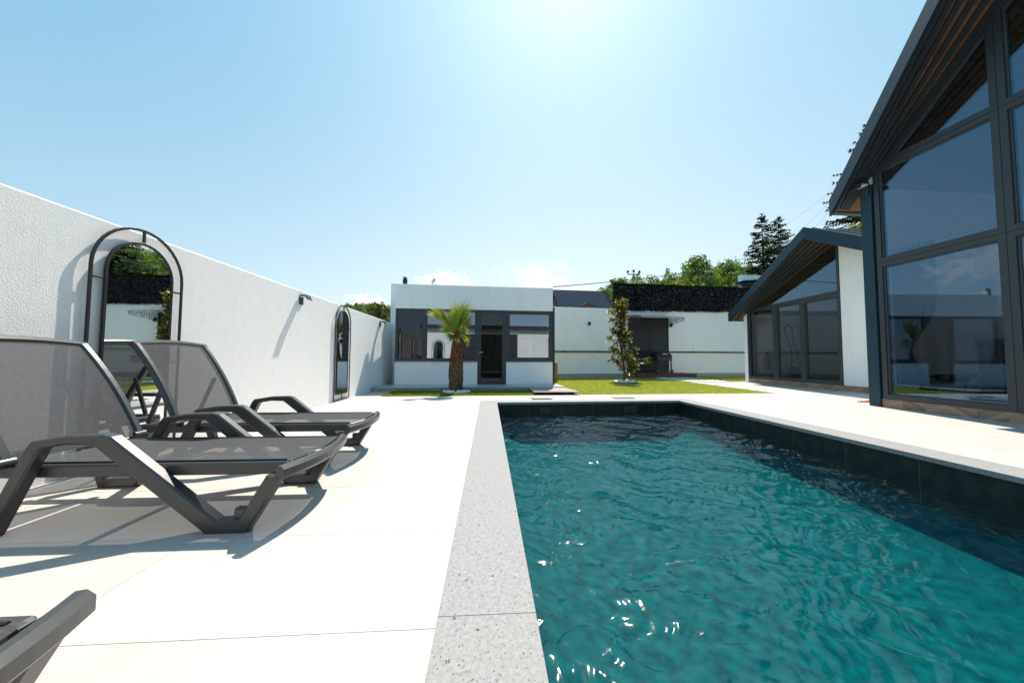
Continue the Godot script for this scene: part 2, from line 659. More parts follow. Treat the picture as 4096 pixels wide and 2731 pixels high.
# ------------------------------------------------------------------ ground
func ground_height(x, z):
	var yard = Vector2(max(max(-16.0 - x, x - 18.0), 0.0), max(max(-22.0 - z, z - 14.0), 0.0)).length()
	var ease = smoothstep(0.0, 45.0, yard)
	var right = 19.0 * exp(-(pow(x - 80.0, 2) + pow(z + 102.0, 2)) / 7200.0)
	var left = 58.0 * exp(-(pow(x + 135.0, 2) / 26000.0 + pow(z + 430.0, 2) / 24000.0))
	left += 150.0 * exp(-(pow(x + 470.0, 2) / 60000.0 + pow(z + 980.0, 2) / 50000.0))
	var ripple = sin(x * 0.021 + 1.0) * cos(z * 0.017) * 3.0 + 3.0
	return -0.16 + ease * (right + left + ripple * 0.35)

func terrain():
	var xs = [-0.45, 4.35]
	var zs = [-7.05, 0.95]
	for s in [[-60, 60, 6], [60, 300, 20], [-300, -60, 20], [300, 1300, 60], [-1300, -300, 60]]:
		for k in range(s[0], s[1], s[2]):
			xs.append(float(k) + 0.01)
			zs.append(float(k) + 0.01)
	xs.sort()
	zs.sort()
	var b = MB.new()
	for x in xs:
		for z in zs:
			var e = 1.0
			var nn = Vector3(ground_height(x - e, z) - ground_height(x + e, z), 2 * e, ground_height(x, z - e) - ground_height(x, z + e)).normalized()
			b.vert(Vector3(x, ground_height(x, z), z), nn)
	var k = zs.size()
	for i in xs.size() - 1:
		for j in k - 1:
			if xs[i] >= -0.46 and xs[i + 1] <= 4.36 and zs[j] >= -7.06 and zs[j + 1] <= 0.96:
				continue
			var a = i * k + j
			b.ix.append_array(PackedInt32Array([a, a + k, a + 1, a + 1, a + k, a + k + 1]))
	struct("terrain", b, M.terrain)

const DECK := [Vector2(-2.95, 1.3), Vector2(7.12, 1.3), Vector2(7.12, -6.0), Vector2(9.6, -6.0), Vector2(9.6, -12.42), Vector2(7.33, -12.3), Vector2(7.18, -8.24), Vector2(-2.36, -7.76), Vector2(-2.36, -8.86), Vector2(-2.95, -8.86)]
const OUT := [Vector2(-0.152, 0.68), Vector2(3.965, 0.68), Vector2(3.975, -6.815), Vector2(-0.155, -6.60)]
const INN := [Vector2(0.154, 0.37), Vector2(3.625, 0.37), Vector2(3.655, -6.455), Vector2(0.152, -6.285)]

# a polygon given as (x, z), laid flat between heights y0 and y1
func slab(b, poly, y0, y1, bev = 0.0):
	var p = PackedVector2Array()
	for q in poly:
		p.append(Vector2(q.x, -q.y))
	b.prism(p, y0, y1, Transform3D(Basis(Vector3.RIGHT, -PI / 2), Vector3.ZERO), bev)

func deck():
	var base = MB.new()
	for p in [[Vector2(-2.95, 1.3), Vector2(-0.16, 1.3), Vector2(-0.16, -7.87), Vector2(-2.36, -7.76), Vector2(-2.36, -8.86), Vector2(-2.95, -8.86)],
		[Vector2(-0.16, 1.3), Vector2(3.98, 1.3), Vector2(3.98, 0.67), Vector2(-0.16, 0.67)],
		[Vector2(-0.16, -6.59), Vector2(3.98, -6.81), Vector2(3.98, -8.08), Vector2(-0.16, -7.87)],
		[Vector2(3.98, 1.3), Vector2(7.12, 1.3), Vector2(7.12, -6.0), Vector2(9.6, -6.0), Vector2(9.6, -12.42), Vector2(7.33, -12.3), Vector2(7.18, -8.24), Vector2(3.98, -8.08)]]:
		slab(base, p, -0.13, -0.011)
	var root = struct("deck_paving", base, M.grout)
	var deckp = PackedVector2Array(DECK)
	var pool_ = PackedVector2Array(OUT)
	var whole = null
	for i in range(-2, 11):
		for j in range(-18, 6):
			var x0 = -1.37 + 1.22 * i
			var z0 = -1.757 + 0.6165 * j
			var r = PackedVector2Array([Vector2(x0, z0), Vector2(x0 + 1.22, z0), Vector2(x0 + 1.22, z0 + 0.6165), Vector2(x0, z0 + 0.6165)])
			for p in Geometry2D.intersect_polygons(r, deckp):
				for q in Geometry2D.clip_polygons(p, pool_):
					if Geometry2D.is_polygon_clockwise(q):
						q.reverse()
					var small = MB.inset(q, 0.0013)
					if small.size() < 3:
						continue
					var area = 0.0
					for k in q.size():
						area += q[k].cross(q[(k + 1) % q.size()]) * 0.5
					if area < 0.004:
						continue
					var b
					if abs(area - 1.22 * 0.6165) < 0.0005:
						if whole == null:
							b = MB.new()
							slab(b, [Vector2(0.0013, 0.0013), Vector2(1.2187, 0.0013), Vector2(1.2187, 0.6152), Vector2(0.0013, 0.6152)], -0.010, 0.0, 0.0008)
							whole = b.mesh()
						var o = obj("paving_tile", whole, M.tile[posmod(i * 7 + j * 5, 3)], root)
						o.position = Vector3(x0, rng.randf_range(-0.0006, 0.0006), z0)
					else:
						b = MB.new()
						slab(b, small, -0.010, 0.0, 0.0)
						obj("paving_tile", b, M.tile[posmod(i * 7 + j * 5, 3)], root)

func pool():
	# shell: floor rising towards the far end, four walls with thickness
	var b = MB.new()
	var w = 0.024
	var fl = [Vector3(INN[0].x - w, -0.88, INN[0].y + w), Vector3(INN[1].x + w, -0.88, INN[1].y + w), Vector3(INN[2].x + w, -0.66, INN[2].y - w), Vector3(INN[3].x - w, -0.66, INN[3].y - w)]
	# the floor rises into the walls in a cove added to soften the shade there: nested rings, each further in and lower
	var rings_ = []
	var N = 10
	for i in N + 1:
		var th = PI / 2 * i / N
		var off = 0.95 * (1.0 - cos(th)) if i > 0 else 0.0
		var up = 0.42 * (1.0 - sin(th))
		var p2 = MB.inset(PackedVector2Array([Vector2(fl[0].x, -fl[0].z), Vector2(fl[1].x, -fl[1].z), Vector2(fl[2].x, -fl[2].z), Vector2(fl[3].x, -fl[3].z)]), off + 0.002)
		var r = []
		for q in 4:
			r.append(Vector3(p2[q].x, fl[q].y + up, -p2[q].y))
		rings_.append(r)
	for i in N:
		for q in 4:
			var e = (q + 1) % 4
			var nq = []
			for c in [i, i + 1]:
				var th = PI / 2 * c / N
				var dirv = (rings_[c][e] - rings_[c][q]).normalized()
				var inw = Vector3.UP.cross(dirv).normalized()
				nq.append((inw * cos(th) / 0.95 + Vector3.UP * sin(th) / 0.42).normalized())
			var bi = b.vert(rings_[i][q], nq[0])
			b.vert(rings_[i][e], nq[0])
			b.vert(rings_[i + 1][e], nq[1])
			b.vert(rings_[i + 1][q], nq[1])
			b.ix.append_array(PackedInt32Array([bi, bi + 2, bi + 1, bi, bi + 3, bi + 2]))
	b.quad(rings_[N][0], rings_[N][1], rings_[N][2], rings_[N][3])
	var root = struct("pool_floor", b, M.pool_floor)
	root.set_meta("label", "pool floor with the turquoise water tint and pale light patches painted on")
	var sh = MB.new()
	for k in 4:
		var a = fl[k]
		var c = fl[(k + 1) % 4]
		sh.quad(c, a, Vector3(a.x, 0.008, a.z), Vector3(c.x, 0.008, c.z))
	var wall = struct("pool_wall", sh, M.pool_grout)
	# stone tiles on the walls: two courses, each tile on its own
	for k in 4:
		var a = Vector3(fl[k].x, 0, fl[k].z)
		var c = Vector3(fl[(k + 1) % 4].x, 0, fl[(k + 1) % 4].z)
		var dir = (c - a).normalized()
		var inward = Vector3(dir.z, 0, -dir.x)
		if inward.dot(Vector3(1.9, 0, -3.0) - a) < 0:
			inward = -inward
		var L = a.distance_to(c)
		var off = 0.0
		if k == 2:
			off = L - fposmod(L - 0.57, 0.615) - 0.615 * 20
			off = fposmod(L - 0.598, 0.615) - 0.615
		if k == 1:
			off = fposmod(fl[1].z + 5.183, 0.609) - 0.609
		var pitch = 0.609 if k % 2 == 1 else 0.615
		var y1 = 0.006
		for course in [[-0.615, 0.006]]:
			var s = off
			while s < L:
				var s0 = max(s, 0.0) + 0.003
				var s1 = min(s + pitch, L) - 0.003
				s += pitch
				if s1 - s0 < 0.02:
					continue
				var t = MB.new()
				var xf = Transform3D(Basis(dir, Vector3.UP, dir.cross(Vector3.UP)), a)
				var th = 0.003 + rng.randf_range(0.0, 0.0015)
				if dir.cross(Vector3.UP).dot(inward) > 0:
					t.box(Vector3(s0, course[0] + 0.0015, 0.001), Vector3(s1, course[1] - 0.0015, th), 0.0015, xf)
				else:
					t.box(Vector3(s0, course[0] + 0.0015, -th), Vector3(s1, course[1] - 0.0015, -0.001), 0.0015, xf)
				obj("wall_tile", t, M.pool_tile, wall)
	# coping stones
	var cm = MB.new()
	for k in 4:
		var j = (k + 1) % 4
		slab(cm, [OUT[k].lerp(INN[k], 0.08), OUT[j].lerp(INN[j], 0.08), INN[j].lerp(OUT[j], 0.12), INN[k].lerp(OUT[k], 0.12)], -0.02, 0.008)
	var cop = struct("pool_coping", cm, M.granite)
	for k in 4:
		var j = (k + 1) % 4
		var cuts = [0.0, 1.0]
		if k == 3:
			cuts = [0.0]
			for z in [-4.977, -3.69, -2.406, -1.12, 0.0]:
				cuts.append((z - OUT[3].y) / (OUT[0].y - OUT[3].y))
			cuts.append(1.0)
		elif k == 1:
			cuts = [0.0, 0.16, 0.33, 0.5, 0.67, 0.835, 1.0]
		else:
			cuts = [0.0, 0.3, 0.62, 1.0] if k == 2 else [0.0, 0.33, 0.66, 1.0]
		for i in cuts.size() - 1:
			var g0 = 0.00006 if i > 0 else 0.0001
			var a = OUT[k].lerp(OUT[j], cuts[i] + g0)
			var c = OUT[k].lerp(OUT[j], cuts[i + 1] - g0)
			var d = INN[k].lerp(INN[j], cuts[i + 1] - g0)
			var e = INN[k].lerp(INN[j], cuts[i] + g0)
			if i > 0:
				var z = INN[k] + (INN[j] - INN[k]).normalized() * (a - INN[k]).dot((INN[j] - INN[k]).normalized())
				e = z
			if i < cuts.size() - 2:
				d = INN[k] + (INN[j] - INN[k]).normalized() * (c - INN[k]).dot((INN[j] - INN[k]).normalized())
			var t = MB.new()
			slab(t, [a, c, d, e], 0.009, 0.05 + rng.randf_range(-0.0004, 0.0004), 0.0008)
			obj("coping_stone", t, M.granite, cop)
	# water: a sheet of real ripples
	rng.seed = 77
	var wv = []
	for k in 46:
		var lam = 0.036 * pow(15.0, rng.randf())
		var an = rng.randf_range(-1.25, 1.25) + PI / 2 + (PI if rng.randf() < 0.3 else 0.0)
		var kk = TAU / lam
		wv.append([cos(an) * kk, sin(an) * kk, rng.randf() * TAU, (rng.randf_range(0.024, 0.046) if lam < 0.13 else rng.randf_range(0.018, 0.036)) / kk, kk])
	var warp = noise(0.5, 78, 2)
	var wb = MB.new()
	var nx = 330
	var nz = 460
	for j in nz + 1:
		for i in nx + 1:
			var u = float(i) / nx
			var s = float(j) / nz
			var z0 = 0.385
			var z1 = lerp(INN[3].y, INN[2].y, u) - 0.012
			var x0 = 0.138
			var x1 = 3.66
			var x = lerp(x0, x1, u)
			var z = lerp(z0, z1, pow(s, 1.3))
			var wx = x + warp.get_noise_2d(x * 3.0, z * 3.0) * 0.16
			var wz = z + warp.get_noise_2d(x * 3.0 + 50.0, z * 3.0) * 0.16
			var y = 0.0
			var sx = 0.0
			var sz = 0.0
			for q in wv:
				var ph = q[0] * wx + q[1] * wz + q[2]
				var cs = cos(ph) * q[3]
				y += sin(ph) * q[3]
				sx += cs * q[0]
				sz += cs * q[1]
			wb.vert(Vector3(x, -0.16 + y, z), Vector3(-sx, 1, -sz).normalized())
	for j in nz:
		for i in nx:
			var a = j * (nx + 1) + i
			# z decreases with j: seen from above, x right and z towards the viewer
			wb.ix.append_array(PackedInt32Array([a, a + nx + 1, a + nx + 2, a, a + nx + 2, a + 1]))
	var wo = struct("pool_water", wb, M.water)
	wo.set_meta("label", "rippled turquoise water in the pool")
	# return inlets in the far wall
	var far_dir = Vector3(INN[2].x - INN[3].x, 0, INN[2].y - INN[3].y).normalized()
	for p in [[0.942, 1.12, -0.145, -0.07], [2.587, 2.80, -0.155, -0.057]]:
		var o = thing("pool_inlet", "dark rectangular return inlet set in the far pool wall" if p[0] < 2 else "dark rectangular return inlet in the far pool wall towards the house", "pool inlet", Vector3.ZERO, 0.0, "inlets in the far pool wall")
		var mid = (p[0] + p[1]) * 0.5
		var z = lerp(INN[3].y, INN[2].y, (mid - INN[3].x) / (INN[2].x - INN[3].x)) - 0.012
		o.position = Vector3(mid, 0, z)
		o.rotation.y = atan2(-far_dir.z, far_dir.x)
		var h = (p[1] - p[0]) * 0.5
		var f = MB.new()
		f.bar([Vector3(-h, p[2], 0), Vector3(h, p[2], 0), Vector3(h, p[3], 0), Vector3(-h, p[3], 0)], Vector3(0, 0, 1), 0.014, 0.016, 0.002, true)
		obj("frame", f, mat(lin(0.05, 0.055, 0.055), 0.5), o)
		boxed("flap", Vector3(-h + 0.006, p[2] + 0.006, -0.006), Vector3(h - 0.006, p[3] - 0.006, 0.002), mat(lin(0.03, 0.025, 0.025), 0.5), o)
	# skimmer lids in the paving behind the far coping
	for p in [[0.9, 1.32, -7.23, "slim"], [2.67, 3.13, -7.33, "grey"]]:
		var o = thing("skimmer_lid", "grey granite lid with dark frame in the paving near the palm" if p[3] == "slim" else "grey granite lid in the paving behind the cracked coping stone", "access lid", Vector3(p[0], 0, p[2]), deg_to_rad(2.8))
		boxed("frame", Vector3(0, -0.008, -0.12), Vector3(p[1] - p[0], 0.012, 0.12), M.anthracite if p[3] == "slim" else M.grout, o, 0.002)
		boxed("cover", Vector3(0.018, 0.011, -0.102), Vector3(p[1] - p[0] - 0.018, 0.02, 0.102), M.granite, o, 0.002)

func tuft_mesh(blades, tall, spread, seed_, a, c):
	rng.seed = seed_
	var b = MB.new()
	b.colored = true
	for k in blades:
		var an = rng.randf() * TAU
		var base = Vector3(rng.randf_range(-1, 1), 0, rng.randf_range(-1, 1)) * spread
		var lean = Vector3(cos(an), 0, sin(an))
		var h = tall * rng.randf_range(0.6, 1.2)
		var side = lean.cross(Vector3.UP) * 0.0045
		b.col = a.lerp(c, rng.randf())
		var tip = base + Vector3(0, h, 0) + lean * h * rng.randf_range(0.1, 0.7)
		b.sheet([base - side, base + side, tip], (side.cross(tip - base)).normalized())
	return b.mesh()

func scatter(called, mesh, m, polys, y, per_m2, seed_, label, s0 = 0.7, s1 = 1.3, holes = []):
	rng.seed = seed_
	var xf = []
	for poly in polys:
		var p = PackedVector2Array(poly)
		var lo = p[0]
		var hi = p[0]
		for q in p:
			lo = lo.min(q)
			hi = hi.max(q)
		var n = int((hi.x - lo.x) * (hi.y - lo.y) * per_m2)
		for k in n:
			var q = Vector2(rng.randf_range(lo.x, hi.x), rng.randf_range(lo.y, hi.y))
			var ok = Geometry2D.is_point_in_polygon(q, p)
			for h in holes:
				if q.distance_to(Vector2(h.x, h.y)) < h.z:
					ok = false
			if ok:
				xf.append(Transform3D(Basis(Vector3.UP, rng.randf() * TAU).scaled(Vector3.ONE * rng.randf_range(s0, s1)), Vector3(q.x, y, q.y)))
	var mm := MultiMesh.new()
	mm.transform_format = MultiMesh.TRANSFORM_3D
	mm.mesh = mesh
	mm.instance_count = xf.size()
	for k in xf.size():
		mm.set_instance_transform(k, xf[k])
	var o := MultiMeshInstance3D.new()
	o.multimesh = mm
	o.material_override = m
	o.name = numbered(called)
	add_child(o)
	o.set_meta("kind", "stuff")
	o.set_meta("label", label)
	o.set_meta("category", "grass")
	return o

const LAWN := [Vector2(2.14, -7.98), Vector2(7.17, -8.24), Vector2(7.32, -12.31), Vector2(13.3, -12.6), Vector2(13.3, -16.75), Vector2(1.7, -15.05), Vector2(1.95, -10.05), Vector2(2.02, -9.7)]
const STRIP := [Vector2(-2.35, -7.775), Vector2(1.03, -7.945), Vector2(1.03, -8.93), Vector2(-2.35, -8.81)]

func lawns():
	var b = MB.new()
	slab(b, LAWN, -0.10, -0.012)
	struct("lawn", b, M.grass_soil)
	var b2 = MB.new()
	slab(b2, STRIP, -0.10, -0.005)
	struct("lawn_strip", b2, M.grass_soil)
	var t = tuft_mesh(9, 0.034, 0.022, 3, Color(0.33, 0.37, 0.10), Color(0.64, 0.60, 0.28))
	scatter("lawn_grass", t, M.grass, [LAWN], -0.014, 620, 5, "short sunlit mown grass of the wide lawn round the magnolia", 0.7, 1.3, [Vector3(4.87, -12.15, 0.42)])
	var t2 = tuft_mesh(9, 0.045, 0.022, 4, Color(0.16, 0.23, 0.04), Color(0.34, 0.39, 0.09))
	scatter("strip_grass", t2, M.grass, [STRIP], -0.006, 900, 6, "grass of the narrow strip round the palm", 0.8, 1.5, [Vector3(-0.78, -8.45, 0.36)])
	# plank walk beside the strip
	var w = thing("plank_walk", "weathered pale wooden plank walk between the grass strip and lawn", "boardwalk", Vector3(1.05, 0, -7.97))
	boxed("side_board", Vector3(0, -0.02, -1.75), Vector3(0.022, 0.055, 0), M.step_wood[0], w, 0.002)
	boxed("side_board", Vector3(0.93, -0.02, -1.72), Vector3(0.952, 0.055, 0), M.step_wood[0], w, 0.002)
	for k in 14:
		var z = -0.003 - k * 0.124
		var xr = 1.075 - 0.0125 * k
		boxed("plank", Vector3(-0.012, 0.056, z - 0.117), Vector3(xr, 0.078 + 0.002 * sin(k * 3.1), z), M.plank[(k * 7) % 3], w, 0.003)
	# gravel path with slats from the deck to the gate
	var pts = [Vector2(7.45, -12.35), Vector2(9.0, -12.45), Vector2(8.6, -15.0), Vector2(7.3, -15.0)]
	var g = MB.new()
	slab(g, pts, -0.05, 0.004)
	struct("gravel_path", g, M.concrete)
	var pm = pebble_mesh(2, 6)
	var o = scatter("path_gravel", pm, M.pebble, [pts], 0.004, 420, 8, "small white gravel between the slabs of the path to the gate", 0.022, 0.04)
	o.set_meta("category", "gravel")
	for k in 7:
		var s = thing("path_slab", "long grey paving slab in the white gravel path, %s" % ["next to the deck", "second from the deck", "third from the deck", "halfway to the gate", "third from the gate step", "second from the gate step", "next to the gate step"][k], "paving slab", Vector3(8.1 + 0.03 * k, 0.006, -12.62 - k * 0.36), deg_to_rad(3), "slabs of the gravel path")
		boxed("slab_body", Vector3(-0.55, -0.01, -0.11), Vector3(0.55, 0.022, 0.11), M.concrete, s, 0.004)
	# terrace in front of the annex
	var p = MB.new()
	var xf = Transform3D(turned(2.75), Vector3(-2.63, 0, -9.82))
	p.box(Vector3(-0.32, -0.08, -0.2), Vector3(4.62, 0.085, 0.93), 0.0, xf)
	var ter = struct("terrace", p, M.concrete)
	var tm = tri_mat(two_tone(256, 0.02, 15, Color(0.40, 0.40, 0.40), Color(0.50, 0.50, 0.49), 4), 0.6, 0.35)
	for i in 8:
		for j in 2:
			boxed("terrace_tile", Vector3(-0.315 + i * 0.617, 0.086, 0.002 + j * 0.468), Vector3(-0.303 + (i + 1) * 0.615, 0.101, (j + 1) * 0.468), tm, ter, 0.001, xf)

func pebble_mesh(seed_, rings_):
	rng.seed = seed_
	var b = MB.new()
	var nn = noise(0.8, seed_, 2)
	var sides = 7
	for i in rings_ + 1:
		var th = PI * i / rings_
		for k in sides:
			var an = TAU * k / sides
			var d = Vector3(sin(th) * cos(an), cos(th), sin(th) * sin(an))
			b.vert(d * (1.0 + nn.get_noise_3dv(d * 1.4) * 0.45) * Vector3(1, 0.7, 0.85), d)
	for i in rings_:
		for k in sides:
			var a = i * sides + k
			var c = i * sides + (k + 1) % sides
			b.ix.append_array(PackedInt32Array([a, a + sides, c, c, a + sides, c + sides]))
	return b.mesh()
# ------------------------------------------------------------------ walls and buildings
func rebase(root, base):
	root.position = base
	for ch in root.get_children():
		ch.position -= base

# a window: frame with a bead, and a double pane as its child. poly is (x, y) in the plane of xf, z outwards
func window(parent, poly, fw, xf, called = "window", deep = 0.07, film = 1):
	var p = PackedVector2Array(poly)
	if Geometry2D.is_polygon_clockwise(p):
		p.reverse()
	var q = MB.inset(p, fw)
	var r = MB.inset(p, fw + 0.022)
	var b = MB.new()
	var m = p.size()
	var h = deep * 0.5
	var fr = func(a, z): return xf * Vector3(a.x, a.y, z)
	for i in m:
		var j = (i + 1) % m
		b.quad(fr.call(p[i], h), fr.call(p[j], h), fr.call(q[j], h), fr.call(q[i], h))
		b.quad(fr.call(q[i], h), fr.call(q[j], h), fr.call(q[j], h * 0.45), fr.call(q[i], h * 0.45))
		b.quad(fr.call(q[i], h * 0.45), fr.call(q[j], h * 0.45), fr.call(r[j], h * 0.3), fr.call(r[i], h * 0.3))
		b.quad(fr.call(r[i], h * 0.3), fr.call(r[j], h * 0.3), fr.call(r[j], -h), fr.call(r[i], -h))
		b.quad(fr.call(p[j], -h), fr.call(p[i], -h), fr.call(r[i], -h), fr.call(r[j], -h))
		b.quad(fr.call(p[i], -h), fr.call(p[j], -h), fr.call(p[j], h), fr.call(p[i], h))
	var o = obj(called, b, M.anthracite, parent)
	var t = Geometry2D.triangulate_polygon(r)
	for z in [0.006, -0.014]:
		var g = MB.new()
		for i in range(0, t.size(), 3):
			var a = r[t[i]]
			var c = r[t[i + 1]]
			var d = r[t[i + 2]]
			if (c - a).cross(d - a) < 0:
				var s = c
				c = d
				d = s
			g.tri(fr.call(a, z), fr.call(c, z), fr.call(d, z))
		obj("pane" if z > 0 else "inner_pane", g, M.film[film] if z > 0 and film >= 0 else (M.glass_dark if z > 0 else M.glass), o)
	return o

func rect(x0, y0, x1, y1):
	return [Vector2(x0, y0), Vector2(x1, y0), Vector2(x1, y1), Vector2(x0, y1)]

func garden_walls():
	var b = MB.new()
	b.box(Vector3(-3.16, -0.1, -11.2), Vector3(-2.95, 1.893, 6.0), 0.008)
	var o = obj("garden_wall", b, M.stucco)
	tag(o, "long white stuccoed garden wall with arched mirrors and hooded lamps", "wall")

func annex():
	var root = thing("pool_annex", "white flat roofed building with dark framed windows behind the palm", "building", Vector3(-2.63, 0, -9.82), deg_to_rad(2.75))
	var W = M.plaster
	var dim = M.inside_wall
	boxed("parapet_wall", Vector3(0, 2.24, -0.2), Vector3(4.512, 2.93, 0.0), W, root, 0.006)
	boxed("side_wall", Vector3(-0.36, 0.0, -3.2), Vector3(-0.003, 3.14, -0.98), W, root, 0.004)
	boxed("side_wall", Vector3(0.002, 0.0, -3.0), Vector3(0.1, 2.24, -0.203), W, root)
	boxed("side_wall", Vector3(4.40, 0.0, -3.2), Vector3(4.51, 2.92, -0.203), W, root, 0.004)
	boxed("back_wall", Vector3(0, 0.0, -3.2), Vector3(4.397, 2.92, -3.0), dim, root)
	boxed("roof", Vector3(0, 2.42, -2.997), Vector3(4.397, 2.6, -0.203), dim, root)
	boxed("floor", Vector3(0, 0.02, -2.997), Vector3(4.397, 0.098, -0.21), M.inside_floor, root)
	boxed("low_wall", Vector3(0, 0.0, -0.2), Vector3(2.30, 0.735, 0.0), W, root, 0.005)
	boxed("low_wall", Vector3(3.13, 0.0, -0.2), Vector3(4.50, 0.735, 0.0), W, root, 0.005)
	boxed("sill", Vector3(0.0, 0.737, -0.21), Vector3(2.298, 0.762, 0.022), M.granite, root, 0.003)
	boxed("sill", Vector3(3.132, 0.737, -0.21), Vector3(4.50, 0.762, 0.022), M.granite, root, 0.003)
	boxed("corner_post", Vector3(4.514, 0.0, -0.14), Vector3(4.562, 2.36, 0.02), M.anthracite, root, 0.004)
	var xf = Transform3D(Basis(), Vector3(0, 0, -0.045))
	window(root, rect(0.003, 0.765, 0.80, 2.237), 0.055, xf, "window", 0.08, -1)
	# opening sash inside the first window
	window(root, rect(0.085, 0.85, 0.745, 2.15), 0.05, Transform3D(Basis(), Vector3(0, 0, -0.10)), "sash", 0.05, -1)
	window(root, rect(0.804, 0.765, 2.298, 2.237), 0.055, xf, "window", 0.08, 2)
	window(root, rect(3.126, 0.765, 4.505, 2.237), 0.085, xf, "window", 0.08, 2)
	var d = window(root, rect(2.302, 0.10, 3.122, 2.237), 0.085, xf, "door", 0.08, -1)
	var hb = MB.new()
	hb.bar([Vector3(2.355, 1.02, 0.0), Vector3(2.355, 1.02, 0.04), Vector3(2.46, 1.02, 0.04)], Vector3(0, 1, 0), 0.016, 0.018, 0.003)
	obj("handle", hb, M.metal, d)
	# roof pipe and floodlight stand on the roof slab
	var v = thing("roof_vent", "dark ribbed vent pipe with flat cap on the annex roof", "vent pipe", root.transform * Vector3(0.12, 2.6, -0.66), 0)
	var vb = MB.new()
	vb.lathe([[0.0, 0.0], [0.062, 0.0], [0.062, 0.49], [0.072, 0.50], [0.072, 0.53], [0.060, 0.54], [0.074, 0.56], [0.074, 0.585], [0.060, 0.595], [0.068, 0.61], [0.055, 0.64], [0.0, 0.645]], 16)
	obj("pipe", vb, M.black, v)
	var vc = MB.new()
	vc.lathe([[0.0, 0.662], [0.066, 0.664], [0.069, 0.67], [0.05, 0.684], [0.0, 0.69]], 16)
	vc.tube([Vector3(0, 0.64, 0), Vector3(0, 0.67, 0)], 0.012, 6)
	obj("cap", vc, M.black, v)
	var f = thing("floodlight", "small silver floodlight tilted upward on the annex roof edge", "floodlight", root.transform * Vector3(0.99, 2.93, -0.1), 0)
	var fb = MB.new()
	fb.tube([Vector3(0, 0, 0), Vector3(0.005, 0.05, 0), Vector3(0.03, 0.07, 0)], 0.012, 8)
	obj("bracket", fb, M.metal, f)
	var fx = Transform3D(Basis(Vector3(0, 0, 1), 0.95), Vector3(0.045, 0.12, 0))
	boxed("housing", Vector3(-0.085, -0.025, -0.06), Vector3(0.085, 0.03, 0.06), M.metal, f, 0.015, fx)
	boxed("lens", Vector3(-0.07, 0.031, -0.048), Vector3(0.07, 0.037, 0.048), mat(lin(0.55, 0.68, 0.75), 0.2), f, 0.002, fx)
	# inside: framed picture, table and chairs
	var pic = thing("framed_picture", "dark framed flower picture on the wall behind the annex door", "picture", root.transform * Vector3(2.75, 1.05, -2.98), deg_to_rad(2.75))
	var pf = MB.new()
	pf.bar([Vector3(-0.24, 0, 0.012), Vector3(0.24, 0, 0.012), Vector3(0.24, 0.66, 0.012), Vector3(-0.24, 0.66, 0.012)], Vector3(0, 0, 1), 0.035, 0.024, 0.004, true)
	obj("frame", pf, wood(Color(0.10, 0.05, 0.03), 0.5), pic)
	boxed("canvas", Vector3(-0.225, 0.015, 0.001), Vector3(0.225, 0.645, 0.008), mat(lin(0.40, 0.38, 0.35), 0.8), pic)
	var fl = MB.new()
	for k in 11:
		var an = TAU * k / 11.0
		var c = Vector3(cos(an) * 0.06, 0.40 + sin(an) * 0.07, 0.0105)
		fl.sheet([c, c + Vector3(cos(an + 0.5), sin(an + 0.5), 0) * 0.05, c + Vector3(cos(an), sin(an), 0) * 0.10, c + Vector3(cos(an - 0.5), sin(an - 0.5), 0) * 0.05], Vector3(0, 0, 1))
	obj("print", fl, mat(lin(0.06, 0.05, 0.06), 0.8), pic)
	var tb = thing("dining_table", "small dark dining table inside the annex", "table", root.transform * Vector3(2.75, 0.098, -2.1), deg_to_rad(2.75))
	boxed("top", Vector3(-0.4, 0.70, -0.3), Vector3(0.4, 0.735, 0.3), wood(Color(0.12, 0.07, 0.04), 0.5), tb, 0.004)
	for k in 4:
		boxed("leg", Vector3(-0.37 + (k & 1) * 0.69, 0, -0.27 + (k >> 1) * 0.49), Vector3(-0.32 + (k & 1) * 0.69, 0.70, -0.22 + (k >> 1) * 0.49), M.black, tb)
	for s in [-1, 1]:
		var chh = thing("dining_chair", "dark chair at the table end by the annex windows" if s < 0 else "dark chair at the table end by the notices", "chair", root.transform * Vector3(2.75 + s * 0.62, 0.098, -2.1), deg_to_rad(2.75), "chairs at the annex table")
		boxed("seat", Vector3(-0.21, 0.43, -0.21), Vector3(0.21, 0.47, 0.21), M.black, chh, 0.01)
		boxed("backrest", Vector3(0.18 * s - 0.015, 0.55, -0.2), Vector3(0.18 * s + 0.015, 0.9, 0.2), M.black, chh, 0.01)
		for k in 4:
			var lx = -0.2 + (k & 1) * 0.37
			var hh = 0.9 if (lx > 0) == (s > 0) else 0.43
			boxed("leg", Vector3(lx, 0, -0.2 + (k >> 1) * 0.37), Vector3(lx + 0.03, hh, -0.17 + (k >> 1) * 0.37), M.black, chh)
	var va = thing("table_vase", "dark squat vase on the annex table", "vase", root.transform * Vector3(2.78, 0.833, -2.05), 0)
	var vs = MB.new()
	vs.lathe([[0.0, 0.0], [0.05, 0.0], [0.075, 0.06], [0.06, 0.12], [0.045, 0.15], [0.04, 0.15], [0.0, 0.02]], 14)
	obj("body", vs, M.black, va)
	# notices stuck to the inside of the glass
	var papers = [[3.541, 1.26, 3.676, 1.429, 0, "white notice with red heading stuck to the annex window"], [3.56, 1.125, 3.680, 1.25, 1, "yellow notice with a round sign stuck to the annex window"], [3.697, 1.181, 3.896, 1.426, 2, "white notice with blue bands stuck to the annex window"]]
